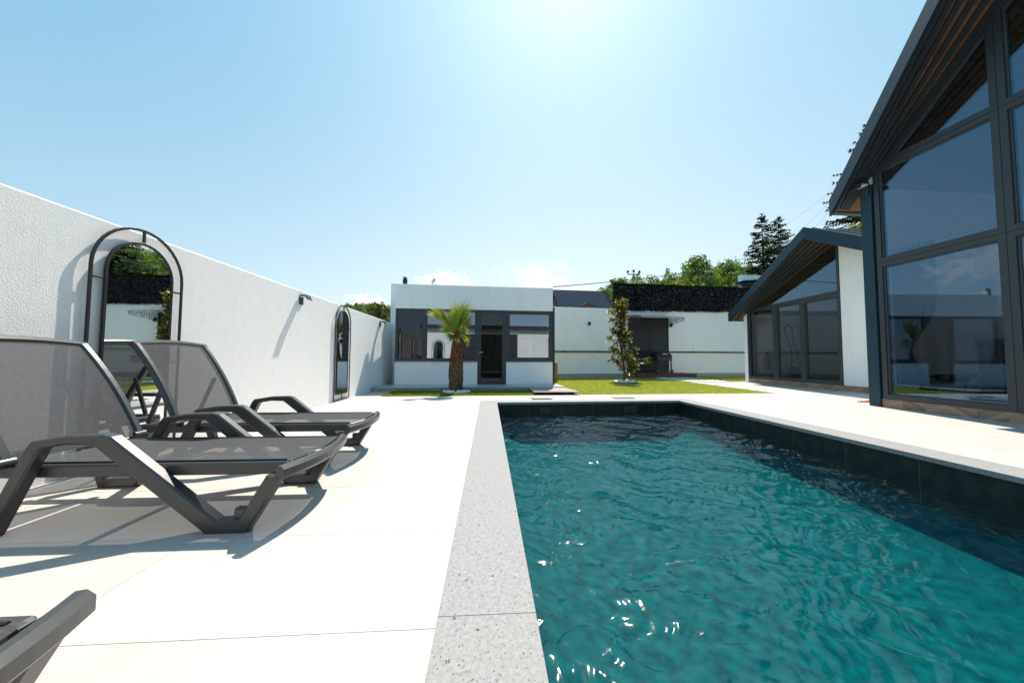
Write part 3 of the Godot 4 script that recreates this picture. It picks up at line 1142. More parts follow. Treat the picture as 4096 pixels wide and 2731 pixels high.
	for p in papers:
		var im = Image.create(96, 128, false, Image.FORMAT_RGB8)
		im.fill(Color(0.95, 0.95, 0.94) if p[4] != 1 else Color(0.93, 0.82, 0.35))
		if p[4] == 0:
			im.fill_rect(Rect2i(0, 0, 96, 20), Color(0.8, 0.15, 0.12))
			for k in 9:
				im.fill_rect(Rect2i(8, 30 + k * 10, 55 + (k * 37) % 25, 4), Color(0.75, 0.3, 0.3))
		elif p[4] == 1:
			for k in 4:
				im.fill_rect(Rect2i(10, 84 + k * 10, 60 + (k * 29) % 18, 4), Color(0.45, 0.38, 0.1))
			for y in 128:
				for x in 96:
					var dd = Vector2(x - 48, y - 44).length()
					if dd > 20 and dd < 26:
						im.set_pixel(x, y, Color(0.55, 0.4, 0.1))
		else:
			im.fill_rect(Rect2i(0, 0, 96, 22), Color(0.35, 0.5, 0.8))
			im.fill_rect(Rect2i(0, 40, 96, 26), Color(0.28, 0.45, 0.78))
			for k in 5:
				im.fill_rect(Rect2i(10, 74 + k * 10, 60 + (k * 31) % 18, 3), Color(0.6, 0.65, 0.75))
			im.fill_rect(Rect2i(0, 0, 3, 128), Color(0.3, 0.42, 0.7))
			im.fill_rect(Rect2i(93, 0, 3, 128), Color(0.3, 0.42, 0.7))
			im.fill_rect(Rect2i(0, 125, 96, 3), Color(0.3, 0.42, 0.7))
		var m = mat(Color(1, 1, 1), 0.8)
		m.albedo_texture = tex(im)
		var pb = MB.new()
		var w = p[2] - p[0]
		var h = p[3] - p[1]
		pb.quad(Vector3(0, 0, 0.0008), Vector3(w, 0, 0.0008), Vector3(w, h, 0.0008), Vector3(0, h, 0.0008), [Vector2(0, 1), Vector2(1, 1), Vector2(1, 0), Vector2(0, 0)])
		pb.quad(Vector3(w, 0, 0), Vector3(0, 0, 0), Vector3(0, h, 0), Vector3(w, h, 0), [Vector2(0, 1), Vector2(0, 1), Vector2(0, 1), Vector2(0, 1)])
		var o = obj("window_notice", pb, m)
		o.transform = root.transform * Transform3D(Basis(), Vector3(p[0], p[1], -0.068))
		tag(o, p[5], "notice", "notices on the annex window")
	# wooden box at the annex corner
	var wbx = thing("wooden_box", "orange wooden storage box beside the annex corner on the lawn", "box", Vector3(2.12, -0.01, -12.5), deg_to_rad(3))
	for k in 5:
		boxed("slat", Vector3(-0.3, 0.02 + k * 0.132, 0.25), Vector3(0.3, 0.146 + k * 0.132, 0.27), M.teak, wbx, 0.003)
		boxed("slat", Vector3(0.30, 0.02 + k * 0.132, -0.25), Vector3(0.32, 0.146 + k * 0.132, 0.27), M.teak, wbx, 0.003)
	boxed("carcass", Vector3(-0.3, 0.0, -0.27), Vector3(0.298, 0.67, 0.248), M.teak, wbx)
	boxed("lid", Vector3(-0.32, 0.685, -0.29), Vector3(0.34, 0.71, 0.29), M.teak, wbx, 0.004)

func rear_wall():
	var T = Transform3D(turned(8.18), Vector3(3.02, 0, -15.2))
	var root = thing("rear_wall", "white rear boundary wall with a black pipe and dark hedge on top", "wall", T.origin, deg_to_rad(8.18))
	var b = MB.new()
	b.prism([Vector2(-2.0, -0.1), Vector2(12.5, -0.1), Vector2(12.5, 3.26), Vector2(2.73, 3.17), Vector2(-2.0, 3.15)], -0.2, 0.0, Transform3D(), 0.006)
	obj("render_face", b, M.plaster, root)
	boxed("plinth", Vector3(-1.9, -0.08, 0.0015), Vector3(12.4, 0.17, 0.035), M.concrete, root, 0.008)
	var gp = MB.new()
	gp.tube([Vector3(-1.9, 1.15, 0.06), Vector3(12.4, 1.20, 0.06)], 0.032, 10)
	var pipe = thing("wall_pipe", "black horizontal pipe clipped along the white rear wall", "pipe", T.origin, deg_to_rad(8.18))
	obj("tube", gp, M.black, pipe)
	for s in [0.267, 1.911, 3.55, 6.949, 8.473, 10.1]:
		var cb = MB.new()
		var y = 1.157 + s * 0.0035
		cb.tube([Vector3(s - 0.02, y, 0.06), Vector3(s + 0.02, y, 0.06)], 0.045, 10)
		cb.box(Vector3(s - 0.015, y - 0.015, 0.001), Vector3(s + 0.015, y + 0.015, 0.03))
		obj("clip", cb, M.black, pipe)
	# hedge screen panels
	var leafs = []
	for v in 3:
		leafs.append(hedge_leaves(1.44, 1.25, 2300, 300 + v))
	for k in 6:
		var place = ["above the gate side nearest the annex", "second from the annex", "third from the annex", "fourth from the annex", "fifth from the annex", "nearest the white shed"][k]
		var h = thing("hedge_screen", "dark artificial hedge panel on the rear wall, %s" % place if k > 0 else "dark artificial hedge panel on the rear wall, end panel towards the annex", "hedge screen", T * Vector3(2.76 + k * 1.455, 3.10 + k * 0.028, 0), deg_to_rad(8.18), "hedge panels on the rear wall")
		var net = MB.new()
		rng.seed = 350 + k
		for q in 36:
			for y in 31:
				if rng.randf() > 0.03:
					net.quad(Vector3(q * 0.04, 0.02 + y * 0.04, 0.03), Vector3(q * 0.04 + 0.04, 0.02 + y * 0.04, 0.03), Vector3(q * 0.04 + 0.04, 0.06 + y * 0.04, 0.03), Vector3(q * 0.04, 0.06 + y * 0.04, 0.03))
		obj("netting", net, M.black, h)
		obj("leaves", leafs[k % 3], M.hedge_leaf, h)
		boxed("post", Vector3(-0.012, 0.12, -0.05), Vector3(0.028, 1.2, 0.010), M.black, h)
	# gate, canopy, step, lamps, grill
	var g = thing("garden_gate", "tall plain black gate in the white rear wall", "gate", T * Vector3(3.48, 0.2, 0.0), deg_to_rad(8.18))
	boxed("leaf", Vector3(0.06, 0.0, 0.002), Vector3(1.045, 2.52, 0.04), M.black_gate, g, 0.004)
	boxed("leaf", Vector3(1.052, 0.0, 0.002), Vector3(2.06, 2.52, 0.04), M.black_gate, g, 0.004)
	var gf = MB.new()
	gf.bar([Vector3(0.03, 0, 0.035), Vector3(0.03, 2.55, 0.035), Vector3(2.09, 2.55, 0.035), Vector3(2.09, 0, 0.035)], Vector3(0, 0, 1), 0.06, 0.065, 0.004)
	obj("frame", gf, M.black, g)
	var gh = MB.new()
	gh.bar([Vector3(1.12, 1.0, 0.04), Vector3(1.12, 1.0, 0.09), Vector3(1.12, 1.3, 0.09), Vector3(1.12, 1.3, 0.04)], Vector3(1, 0, 0), 0.02, 0.02, 0.003)
	obj("handle", gh, M.black, g)
	var can = thing("door_canopy", "dark sheet canopy on two cut-out metal brackets over the gate", "canopy", T * Vector3(3.48, 2.3, 0), deg_to_rad(8.18))
	var sh = MB.new()
	var rs = []
	for k in 9:
		var u = k / 8.0
		var z = u * 1.14
		var y = 0.55 - 0.02 * u - 0.12 * u * u
		rs.append([Vector3(-0.03, y, z), Vector3(2.17, y, z), Vector3(2.17, y + 0.012, z), Vector3(-0.03, y + 0.012, z)])
	sh.rings(rs)
	obj("sheet", sh, M.anthracite, can)
	boxed("front_trim", Vector3(-0.035, 0.395, 1.125), Vector3(2.175, 0.43, 1.15), M.metal, can, 0.003)
	for s in [0.0, 2.13]:
		var br = MB.new()
		var top = []
		var bot = []
		for k in 11:
			var u = k / 10.0
			top.append(Vector3(s, 0.545 - 0.02 * u - 0.12 * u * u - 0.012, u * 1.12))
			bot.append(Vector3(s, 0.02 + 0.31 * pow(u, 0.62) - 0.05 * u, u * 1.12))
		br.bar(top, Vector3(1, 0, 0), 0.022, 0.008)
		br.bar(bot, Vector3(1, 0, 0), 0.022, 0.008)
		br.bar([top[0], bot[0]], Vector3(1, 0, 0), 0.022, 0.008)
		br.bar([top[10], bot[10]], Vector3(1, 0, 0), 0.022, 0.008)
		# interlaced star lattice: hexagons with spokes between them
		var R = 0.058
		for i in range(0, 14):
			for j in range(0, 8):
				var cz = 0.05 + i * R * 1.62
				var cy = 0.05 + (j + 0.5 * (i % 2)) * R * 1.87
				var u = cz / 1.12
				if u > 1.0:
					continue
				var yt = 0.533 - 0.02 * u - 0.12 * u * u
				var yb = 0.02 + 0.31 * pow(u, 0.62) - 0.05 * u
				if cy - R * 0.55 < yb or cy + R * 0.55 > yt:
					continue
				var ring = []
				for q in 6:
					var an = PI / 3 * q
					ring.append(Vector3(s, cy + sin(an) * R * 0.8, cz + cos(an) * R * 0.8))
				br.bar(ring, Vector3(1, 0, 0), 0.014, 0.006, 0.0, true)
				for q in 3:
					var an = PI / 3 * q + PI / 6
					br.bar([Vector3(s, cy + sin(an) * R * 0.7, cz + cos(an) * R * 0.7), Vector3(s, cy + sin(an) * R * 1.2, cz + cos(an) * R * 1.2)], Vector3(1, 0, 0), 0.014, 0.006)
		obj("bracket", br, M.black, can)
	var st = thing("gate_step", "brown timber step in front of the black gate", "step", T * Vector3(3.3, 0.0, 0.04), deg_to_rad(8.18))
	boxed("frame", Vector3(0.02, -0.05, 0.0), Vector3(2.98, 0.165, 1.0), M.step_wood[1], st)
	for k in 8:
		boxed("board", Vector3(0, 0.168, 0.004 + k * 0.128), Vector3(3.0, 0.192, 0.126 + k * 0.128), M.step_wood[k % 3], st, 0.003)
	for p in [[1.533, 2.435, "small black box lamp on the white rear wall near the annex"], [5.76, 2.46, "small black box lamp under the canopy beside the gate"]]:
		var l = thing("box_lamp", p[2], "wall lamp", T * Vector3(p[0], p[1], 0.0), deg_to_rad(8.18), "box lamps on the rear wall")
		boxed("back_plate", Vector3(-0.035, -0.06, 0.0), Vector3(0.035, 0.06, 0.012), M.black, l)
		boxed("body", Vector3(-0.045, -0.075, 0.012), Vector3(0.045, 0.085, 0.10), M.black, l, 0.006)
	var gr = thing("barbecue", "dark wheeled barbecue cart with steel handle on the gate step", "barbecue", T * Vector3(4.83, 0.192, 0.55), deg_to_rad(8.18))
	var lid = MB.new()
	rs = []
	for k in 9:
		var an = PI * k / 8.0
		rs.append([Vector3(-0.38, 0.74 + sin(an) * 0.2, cos(an) * 0.26), Vector3(0.38, 0.74 + sin(an) * 0.2, cos(an) * 0.26)])
	for k in 8:
		lid.quad(rs[k][0], rs[k][1], rs[k + 1][1], rs[k + 1][0])
	for sx in [0, 1]:
		for k in range(1, 8):
			lid.out_tri(rs[0][sx], rs[k][sx], rs[k + 1][sx], Vector3(0, 0.74, 0))
	obj("lid", lid, M.black, gr)
	boxed("firebox", Vector3(-0.38, 0.58, -0.26), Vector3(0.38, 0.738, 0.26), M.black, gr, 0.01)
	var hd = MB.new()
	hd.bar([Vector3(-0.1, 0.88, 0.2), Vector3(-0.1, 0.88, 0.26), Vector3(0.1, 0.88, 0.26), Vector3(0.1, 0.88, 0.2)], Vector3(0, 1, 0), 0.02, 0.025, 0.004)
	obj("handle", hd, M.metal, gr)
	boxed("side_shelf", Vector3(-0.72, 0.70, -0.22), Vector3(-0.39, 0.725, 0.22), M.anthracite, gr, 0.005)
	for sx in [-1, 1]:
		for sz in [-1, 1]:
			boxed("leg", Vector3(sx * 0.35 - 0.02, 0.08, sz * 0.22 - 0.02), Vector3(sx * 0.35 + 0.02, 0.58, sz * 0.22 + 0.02), M.black, gr)
		var wh = MB.new()
		wh.lathe([[0.0, -0.02], [0.03, -0.02], [0.085, -0.022], [0.085, 0.022], [0.03, 0.02], [0.0, 0.02]], 18, Transform3D(Basis(Vector3.RIGHT, PI / 2), Vector3(sx * 0.35, 0.085, 0.27)))
		var wo = obj("wheel", wh, M.black, gr)
		var hu = MB.new()
		hu.lathe([[0.0, 0.03], [0.05, 0.028], [0.055, 0.02], [0.0, 0.02]], 14, Transform3D(Basis(Vector3.RIGHT, PI / 2), Vector3(sx * 0.35, 0.085, 0.27)))
		obj("hub", hu, M.red, wo)
	boxed("lower_shelf", Vector3(-0.34, 0.14, -0.2), Vector3(0.34, 0.16, 0.2), M.anthracite, gr)

func hedge_leaves(w, h, n, seed_):
	rng.seed = seed_
	var b = MB.new()
	b.colored = true
	for k in n:
		var edge = rng.randf()
		var p = Vector3(rng.randf_range(0.0, w + 0.01), rng.randf_range(0.0, h), rng.randf_range(0.02, 0.11))
		if edge < 0.12:
			p = Vector3(rng.randf_range(0.0, w), h + rng.randf_range(-0.03, 0.022), rng.randf_range(0.0, 0.1))
		elif edge < 0.17:
			p = Vector3(rng.randf_range(0.0, w), rng.randf_range(-0.03, 0.02), rng.randf_range(0.03, 0.1))
		var nn = Vector3(rng.randf_range(-0.9, 0.9), rng.randf_range(-0.5, 1.0), 0.9).normalized()
		var t = nn.cross(Vector3(rng.randf() - 0.5, rng.randf() - 0.5, rng.randf() - 0.5)).normalized()
		var s = nn.cross(t)
		var z = rng.randf_range(0.022, 0.04)
		var q = rng.randf()
		b.col = Color(0.060, 0.042, 0.038).lerp(Color(0.13, 0.09, 0.08), rng.randf()) if q < 0.55 else Color(0.045, 0.05, 0.035).lerp(Color(0.10, 0.105, 0.07), rng.randf())
		b.sheet([p - t * z, p + s * z * 0.42, p + t * z, p - s * z * 0.42], s.cross(t).normalized() * -1.0)
	return b.mesh()

# half of a gabled roof whose verge flares outwards from eave to ridge
func roof_half(root, ze, zr, ye, yr, xe, xr, xb, th, boards, battens, ribs):
	var at = func(u, x, dy): return Vector3(x, lerp(ye, yr, u) + dy, lerp(ze, zr, u))
	var xv = func(u): return lerp(xe, xr, u)
	var s = MB.new()
	s.rings([[at.call(0.0, xv.call(0.0) + 0.02, 0.0), at.call(0.0, xb, 0.0), at.call(0.0, xb, th), at.call(0.0, xv.call(0.0) + 0.02, th)], [at.call(1.0, xv.call(1.0) + 0.02, 0.0), at.call(1.0, xb, 0.0), at.call(1.0, xb, th), at.call(1.0, xv.call(1.0) + 0.02, th)]])
	var ro = obj("roof_slope", s, M.roof_grey, root)
	var f = MB.new()
	var ring = func(u, x, x2, y0, y1): return [at.call(u, x, y0), at.call(u, x2, y0), at.call(u, x2, y1), at.call(u, x, y1)]
	f.rings([ring.call(-0.02, xv.call(-0.02) - 0.02, xv.call(-0.02) + 0.018, -0.03, th + 0.03), ring.call(1.0, xv.call(1.0) - 0.02, xv.call(1.0) + 0.018, -0.03, th + 0.03)])
	obj("fascia", f, M.steel_blue, ro)
	var f2 = MB.new()
	f2.rings([ring.call(0.0, xv.call(0.0) + 0.02, xv.call(0.0) + 0.075, -0.075, -0.002), ring.call(1.0, xv.call(1.0) + 0.02, xv.call(1.0) + 0.075, -0.075, -0.002)])
	obj("verge_trim", f2, M.anthracite, ro)
	for k in boards:
		var u0 = (k + 0.02) / boards
		var u1 = (k + 0.98) / boards
		var b = MB.new()
		b.rings([ring.call(u0, xv.call(u0) + 0.078, xb - 0.02, -0.018, -0.002), ring.call(u1, xv.call(u1) + 0.078, xb - 0.02, -0.018, -0.002)])
		obj("soffit_board", b, M.soffit[(k * 5 + k / 3) % 3], ro)
	for q in battens:
		var b = MB.new()
		b.rings([ring.call(0.015, q[0], q[0] + q[2] * 0.6, -0.075, -0.020), ring.call(0.985, q[1], q[1] + q[2], -0.075, -0.020)])
		obj("batten", b, M.anthracite, ro)
	for k in ribs:
		var x = xr + 0.25 + k * 0.42
		var b = MB.new()
		var us = clamp((xe + 0.03 - x) / (xe - xr), 0.0, 1.0)
		b.rings([ring.call(us, x, x + 0.03, th + 0.001, th + 0.035), ring.call(1.0, x, x + 0.03, th + 0.001, th + 0.035)])
		obj("roof_seam", b, M.roof_grey, ro)
	var g = MB.new()
	g.box(Vector3(xe + 0.05, ye - 0.06, ze - 0.12), Vector3(xb, ye + 0.06, ze - 0.005), 0.008)
	obj("gutter", g, M.roof_grey, ro)
	return ro

func plinth(root, X, z0, z1, y1, n):
	var w = (z1 - z0) / n
	for k in n:
		var b = MB.new()
		var a = z0 + k * w + 0.002
		var c = z0 + (k + 1) * w - 0.002
		# face towards the pool with the printed chevrons, then the other sides
		b.quad(Vector3(X, 0.0, a), Vector3(X, 0.0, c), Vector3(X, y1, c), Vector3(X, y1, a), [Vector2(0, 1), Vector2(1, 1), Vector2(1, 0), Vector2(0, 0)])
		b.quad(Vector3(X, y1, a), Vector3(X, y1, c), Vector3(X + 0.02, y1, c), Vector3(X + 0.02, y1, a))
		b.quad(Vector3(X, 0, a), Vector3(X, y1, a), Vector3(X + 0.02, y1, a), Vector3(X + 0.02, 0, a))
		b.quad(Vector3(X, 0, c), Vector3(X + 0.02, 0, c), Vector3(X + 0.02, y1, c), Vector3(X, y1, c))
		obj("plinth_tile", b, M.chevron[k % 3], root)

func gable_house():
	var root = thing("gable_house", "tall dark framed glass gable house beside the pool", "house")
	var X = 7.15
	var XF = Transform3D(Basis(Vector3(0, 0, 1), Vector3(0, 1, 0), Vector3(-1, 0, 0)), Vector3(X, 0, 0))
	var zr = -2.45
	var m = 0.928
	var under = func(z): return 4.60 + m * (min(z, 2 * zr - z) + 5.557)
	boxed("side_wall", Vector3(X + 0.12, 0, -6.0), Vector3(13.2, 4.05, -5.86), M.plaster, root)
	boxed("side_wall", Vector3(X + 0.12, 0, 0.96), Vector3(13.2, 4.05, 1.1), M.plaster, root)
	var bw = MB.new()
	bw.prism([Vector2(-5.86, 0), Vector2(0.96, 0), Vector2(0.96, 4.15), Vector2(zr, 7.3), Vector2(-5.86, 4.15)], -6.0, -5.85, XF)
	obj("back_wall", bw, M.inside_wall, root)
	boxed("floor", Vector3(X + 0.06, 0.0, -5.858), Vector3(13.0, 0.15, 0.958), M.inside_floor, root)
	boxed("base_course", Vector3(X - 0.01, 0.0, -5.828), Vector3(X + 0.055, 0.15, 0.93), M.concrete, root)
	for z in [[-6.02, -5.832], [0.932, 1.12]]:
		var p = boxed("corner_post", Vector3(X - 0.07, 0, z[0]), Vector3(X + 0.115, 4.12, z[1]), M.steel_blue, root, 0.006)
		boxed("post_head", Vector3(X - 0.035, 4.122, z[0] + 0.02), Vector3(X + 0.115, 4.36, z[1] - 0.004), M.white, p)
	plinth(root, X - 0.035, -5.83, 0.93, 0.145, 11)
	var cols = [-5.80, -4.21, -2.45, -0.69, 0.90]
	for k in 4:
		var a = cols[k] + 0.003
		var c = cols[k + 1] - 0.003
		window(root, rect(a, 0.152, c, 2.607), 0.078, XF, "door" if k == 1 or k == 2 else "window", 0.10, 1)
		window(root, rect(a, 2.613, c, 4.375), 0.078, XF, "window", 0.10)
		var pa = under.call(a) - 0.08
		var pc = under.call(c) - 0.08
		var poly
		if k == 0:
			poly = [Vector2(-5.69, 4.381), Vector2(c, 4.381), Vector2(c, pc)]
		elif k == 3:
			poly = [Vector2(a, 4.381), Vector2(0.79, 4.381), Vector2(a, pa)]
		else:
			poly = [Vector2(a, 4.381), Vector2(c, 4.381), Vector2(c, pc), Vector2(a, pa)]
		window(root, poly, 0.078, XF, "gable_window", 0.10)
	var ze = -6.36
	var bat = [[6.97, 5.85, 0.10], [7.00, 6.08, 0.10], [7.04, 6.37, 0.10], [7.08, 6.68, 0.10], [7.11, 6.99, 0.10]]
	roof_half(root, ze, zr, 4.60 + m * (ze + 5.557), 4.60 + m * (zr + 5.557), 6.885, 5.75, 13.4, 0.27, 36, bat, 4)
	roof_half(root, 2 * zr - ze, zr, 4.60 + m * (ze + 5.557), 4.60 + m * (zr + 5.557), 6.885, 5.75, 13.4, 0.27, 20, bat, 4)
	rebase(root, Vector3(X, 0, zr))
	# things inside, seen through the glass
	var cu = thing("curtain", "dark tied-back curtain behind the lower glass of the gable house", "curtain", Vector3(7.42, 0.15, -5.5))
	var cb = MB.new()
	var rows = []
	for j in 25:
		var y = j / 24.0 * 2.7
		var tie = exp(-pow((y - 0.85) / 0.45, 2))
		var row = []
		for i in 41:
			var u = i / 40.0
			var wdt = lerp(0.62, 0.24, tie)
			row.append(Vector3(0.03 * sin(u * 44.0) + 0.01 * sin(u * 97.0), y, -0.32 + u * wdt))
		rows.append(row)
	for j in 24:
		for i in 40:
			cb.quad(rows[j][i + 1], rows[j][i], rows[j + 1][i], rows[j + 1][i + 1])
	obj("drape", cb, M.curtain, cu)
	var rod = MB.new()
	rod.tube([Vector3(0, 2.72, -0.34), Vector3(0, 2.72, 0.5)], 0.012, 8)
	obj("rod", rod, M.black, cu)
	var shf = thing("wall_shelf", "wooden wall shelf on scrolled iron brackets inside the gable house", "shelf", Vector3(8.40, 0.56, -5.86))
	boxed("board", Vector3(-0.55, 0.0, 0.0), Vector3(0.55, 0.03, 0.26), M.teak, shf, 0.003)
	for s in [-0.3, 0.42]:
		var k = MB.new()
		k.bar([Vector3(s, -0.002, 0.22), Vector3(s, -0.012, 0.02), Vector3(s, -0.26, 0.012)], Vector3(1, 0, 0), 0.02, 0.02)
		var arc = []
		for i in 9:
			arc.append(Vector3(s, -0.02 - 0.22 * sin(i / 8.0 * PI / 2), 0.2 * cos(i / 8.0 * PI / 2) + 0.015))
		k.bar(arc, Vector3(1, 0, 0), 0.014, 0.014)
		obj("bracket", k, M.black, shf)
	boxed("drawer", Vector3(-0.2, -0.1, 0.02), Vector3(0.2, -0.002, 0.22), M.black, shf, 0.003)
	var fp = thing("fireplace", "grey fireplace surround with black opening inside the gable house", "fireplace", Vector3(9.75, 0.15, -5.86))
	for s in [-1, 1]:
		boxed("jamb", Vector3(s * 0.5 - 0.12, 0, 0.0), Vector3(s * 0.5 + 0.12, 0.95, 0.16), M.concrete, fp, 0.006)
	boxed("mantel", Vector3(-0.68, 0.951, 0.0), Vector3(0.68, 1.08, 0.2), M.concrete, fp, 0.006)
	boxed("firebox", Vector3(-0.378, 0, 0.0), Vector3(0.378, 0.948, 0.05), M.black, fp)
	var red = thing("red_tool", "flat red bladed tool lying on the paving beside the house post", "garden tool", Vector3(7.46, 0.0, -6.49), deg_to_rad(-6))
	var rb = MB.new()
	rb.prism([Vector2(0, 0), Vector2(0.5, 0.0), Vector2(0.5, 0.05), Vector2(0.06, 0.03), Vector2(0.0, 0.012)], -0.05, 0.05, Transform3D(), 0.004)
	obj("blade", rb, M.red, red)
	boxed("edge", Vector3(-0.035, 0.0, -0.048), Vector3(-0.002, 0.02, 0.048), M.black, red, 0.003)

func small_gable_house():
	var root = thing("small_gable_house", "low white house with dark glazed gable at the end of the deck", "house")
	var X = 9.62
	var XF = Transform3D(Basis(Vector3(0, 0, 1), Vector3(0, 1, 0), Vector3(-1, 0, 0)), Vector3(X, 0, 0))
	var zr = -8.914
	var yr = 4.264
	var ul = func(z): return 2.81 + 0.505 * (z + 11.794)
	var ur = func(z): return yr - 0.554 * (z - zr)
	var wl = MB.new()
	wl.prism([Vector2(-12.36, 0), Vector2(-12.175, 0), Vector2(-12.175, ul.call(-12.175) - 0.02), Vector2(-12.36, ul.call(-12.36) - 0.02)], -0.22, 0.03, XF, 0.004)
	obj("pier", wl, M.plaster, root)
	var wr = MB.new()
	wr.prism([Vector2(-8.755, 0.155), Vector2(-5.6, 0.155), Vector2(-5.6, ur.call(-5.6) - 0.02), Vector2(-8.755, ur.call(-8.755) - 0.02)], -0.22, 0.03, XF, 0.004)
	obj("front_wall", wr, M.plaster, root)
	boxed("base_course", Vector3(X - 0.01, 0, -12.17), Vector3(X + 0.2, 0.152, -5.6), M.concrete, root)
	boxed("side_wall", Vector3(X + 0.222, 0, -12.36), Vector3(15.0, 2.5, -12.2), M.plaster, root)
	boxed("side_wall", Vector3(X + 0.222, 0, -5.76), Vector3(15.0, 2.4, -5.6), M.plaster, root)
	var bw = MB.new()
	bw.prism([Vector2(-12.2, 0), Vector2(-5.76, 0), Vector2(-5.76, 2.4), Vector2(zr, yr - 0.05), Vector2(-12.2, 2.55)], -4.6, -4.5, XF)
	obj("back_wall", bw, M.inside_wall, root)
	boxed("floor", Vector3(X + 0.2, 0.0, -12.198), Vector3(14.2, 0.15, -5.77), M.inside_floor, root)
	plinth(root, X - 0.05, -12.17, -5.6, 0.15, 11)
	window(root, rect(-12.172, 0.156, -10.93, 2.66), 0.085, XF, "window", 0.09, 0)
	window(root, rect(-10.924, 0.156, -9.93, 2.66), 0.075, XF, "door", 0.09, 0)
	window(root, rect(-9.924, 0.156, -8.758, 2.66), 0.085, XF, "window", 0.09, 0)
	window(root, [Vector2(-12.03, 2.666), Vector2(-8.758, 2.666), Vector2(-8.758, ur.call(-8.758) - 0.07), Vector2(-8.93, ul.call(-8.93) - 0.07)], 0.07, XF, "gable_window", 0.09)
	var ze = -12.66
	var bat = [[9.42, 8.87, 0.09], [9.46, 9.04, 0.09], [9.50, 9.22, 0.09], [9.54, 9.40, 0.09]]
	roof_half(root, ze, zr, ul.call(ze), yr, 9.26, 8.76, 15.2, 0.25, 26, bat, 14)
	roof_half(root, -5.2, zr, ur.call(-5.2), yr, 9.26, 8.76, 15.2, 0.25, 20, bat, 14)
	rebase(root, Vector3(X, 0, zr))
	var ex = thing("fire_extinguisher", "red fire extinguisher inside the low glazed house", "fire extinguisher", Vector3(10.22, 0.50, -12.08))
	var eb = MB.new()
	eb.lathe([[0.0, 0.0], [0.08, 0.0], [0.085, 0.02], [0.085, 0.44], [0.06, 0.51], [0.03, 0.53], [0.0, 0.53]], 16)
	obj("cylinder_body", eb, M.red, ex)
	var eh = MB.new()
	eh.tube([Vector3(0, 0.52, 0), Vector3(0, 0.58, 0), Vector3(0.07, 0.61, 0)], 0.014, 8)
	eh.tube([Vector3(0.03, 0.56, 0), Vector3(0.1, 0.5, 0.02), Vector3(0.1, 0.25, 0.05)], 0.01, 6)
	obj("valve", eh, M.black, ex)
	boxed("mount", Vector3(-0.03, 0.25, -0.12), Vector3(0.03, 0.35, -0.08), M.black, ex)
	var sd = thing("hooked_stand", "thin dark hooked stand with splayed legs inside the low glazed house", "stand", Vector3(10.75, 0.15, -11.7))
	var sb = MB.new()
	var path = []
	for k in 13:
		var an = PI * k / 12.0
		path.append(Vector3(0.15 * cos(an) * -1.0, 1.75 + 0.18 * sin(an), 0.0))
	path.append(Vector3(0.2, 1.2, 0))
	path.append(Vector3(0.55, 0.0, 0))
	sb.tube(path, 0.018, 8)
	obj("hook_pole", sb, M.black, sd)
	var sc = MB.new()
	sc.tube([Vector3(-0.15, 1.75, 0), Vector3(0.12, 1.0, 0), Vector3(-0.15, 0, 0.2)], 0.016, 8)
	obj("leg", sc, M.black, sd)
	boxed("base_box", Vector3(0.1, 0.0, -0.2), Vector3(0.42, 0.45, 0.1), wood(Color(0.16, 0.08, 0.05), 0.7), sd, 0.01)

func behind_camera():
	# the white building at the near end of the pool: the annex windows mirror its sunlit front
	var root = thing("near_building", "white sunlit building with dark doors facing the annex across the pool", "building", Vector3(0, 0, 1.3))
	boxed("front_wall", Vector3(-2.95, -0.1, 0), Vector3(7.0, 2.62, 0.25), M.plaster, root)
	boxed("roof_edge", Vector3(-3.05, 2.622, -0.18), Vector3(7.1, 2.86, 4.0), M.anthracite, root, 0.01)
	boxed("side_wall", Vector3(-2.95, -0.1, 0.252), Vector3(-2.75, 2.62, 3.9), M.plaster, root)
	boxed("back_wall", Vector3(-2.75, -0.1, 3.7), Vector3(7.0, 2.62, 3.9), M.plaster, root)
	boxed("side_wall", Vector3(6.8, -0.1, 0.252), Vector3(7.0, 2.62, 3.698), M.plaster, root)
	for k in 4:
		var x = -0.63 + k * 0.875
		var d = boxed("door", Vector3(x, 0.0, -0.012), Vector3(x + 0.872, 2.33, -0.002), M.black_gate, root)
		var fr = MB.new()
		fr.bar([Vector3(x + 0.035, 0, -0.02), Vector3(x + 0.035, 2.3, -0.02), Vector3(x + 0.837, 2.3, -0.02), Vector3(x + 0.837, 0, -0.02)], Vector3(0, 0, 1), 0.07, 0.016, 0.003)
		obj("door_frame", fr, M.anthracite, d)
# ------------------------------------------------------------------ furniture
func arch(w, y0, yt, N = 20):
	var r = w * 0.5
	var p = [Vector3(-r, y0, 0)]
	for k in N + 1:
		var an = PI - PI * k / N
		p.append(Vector3(cos(an) * r, yt - r + sin(an) * r, 0))
	p.append(Vector3(r, y0, 0))
	return p

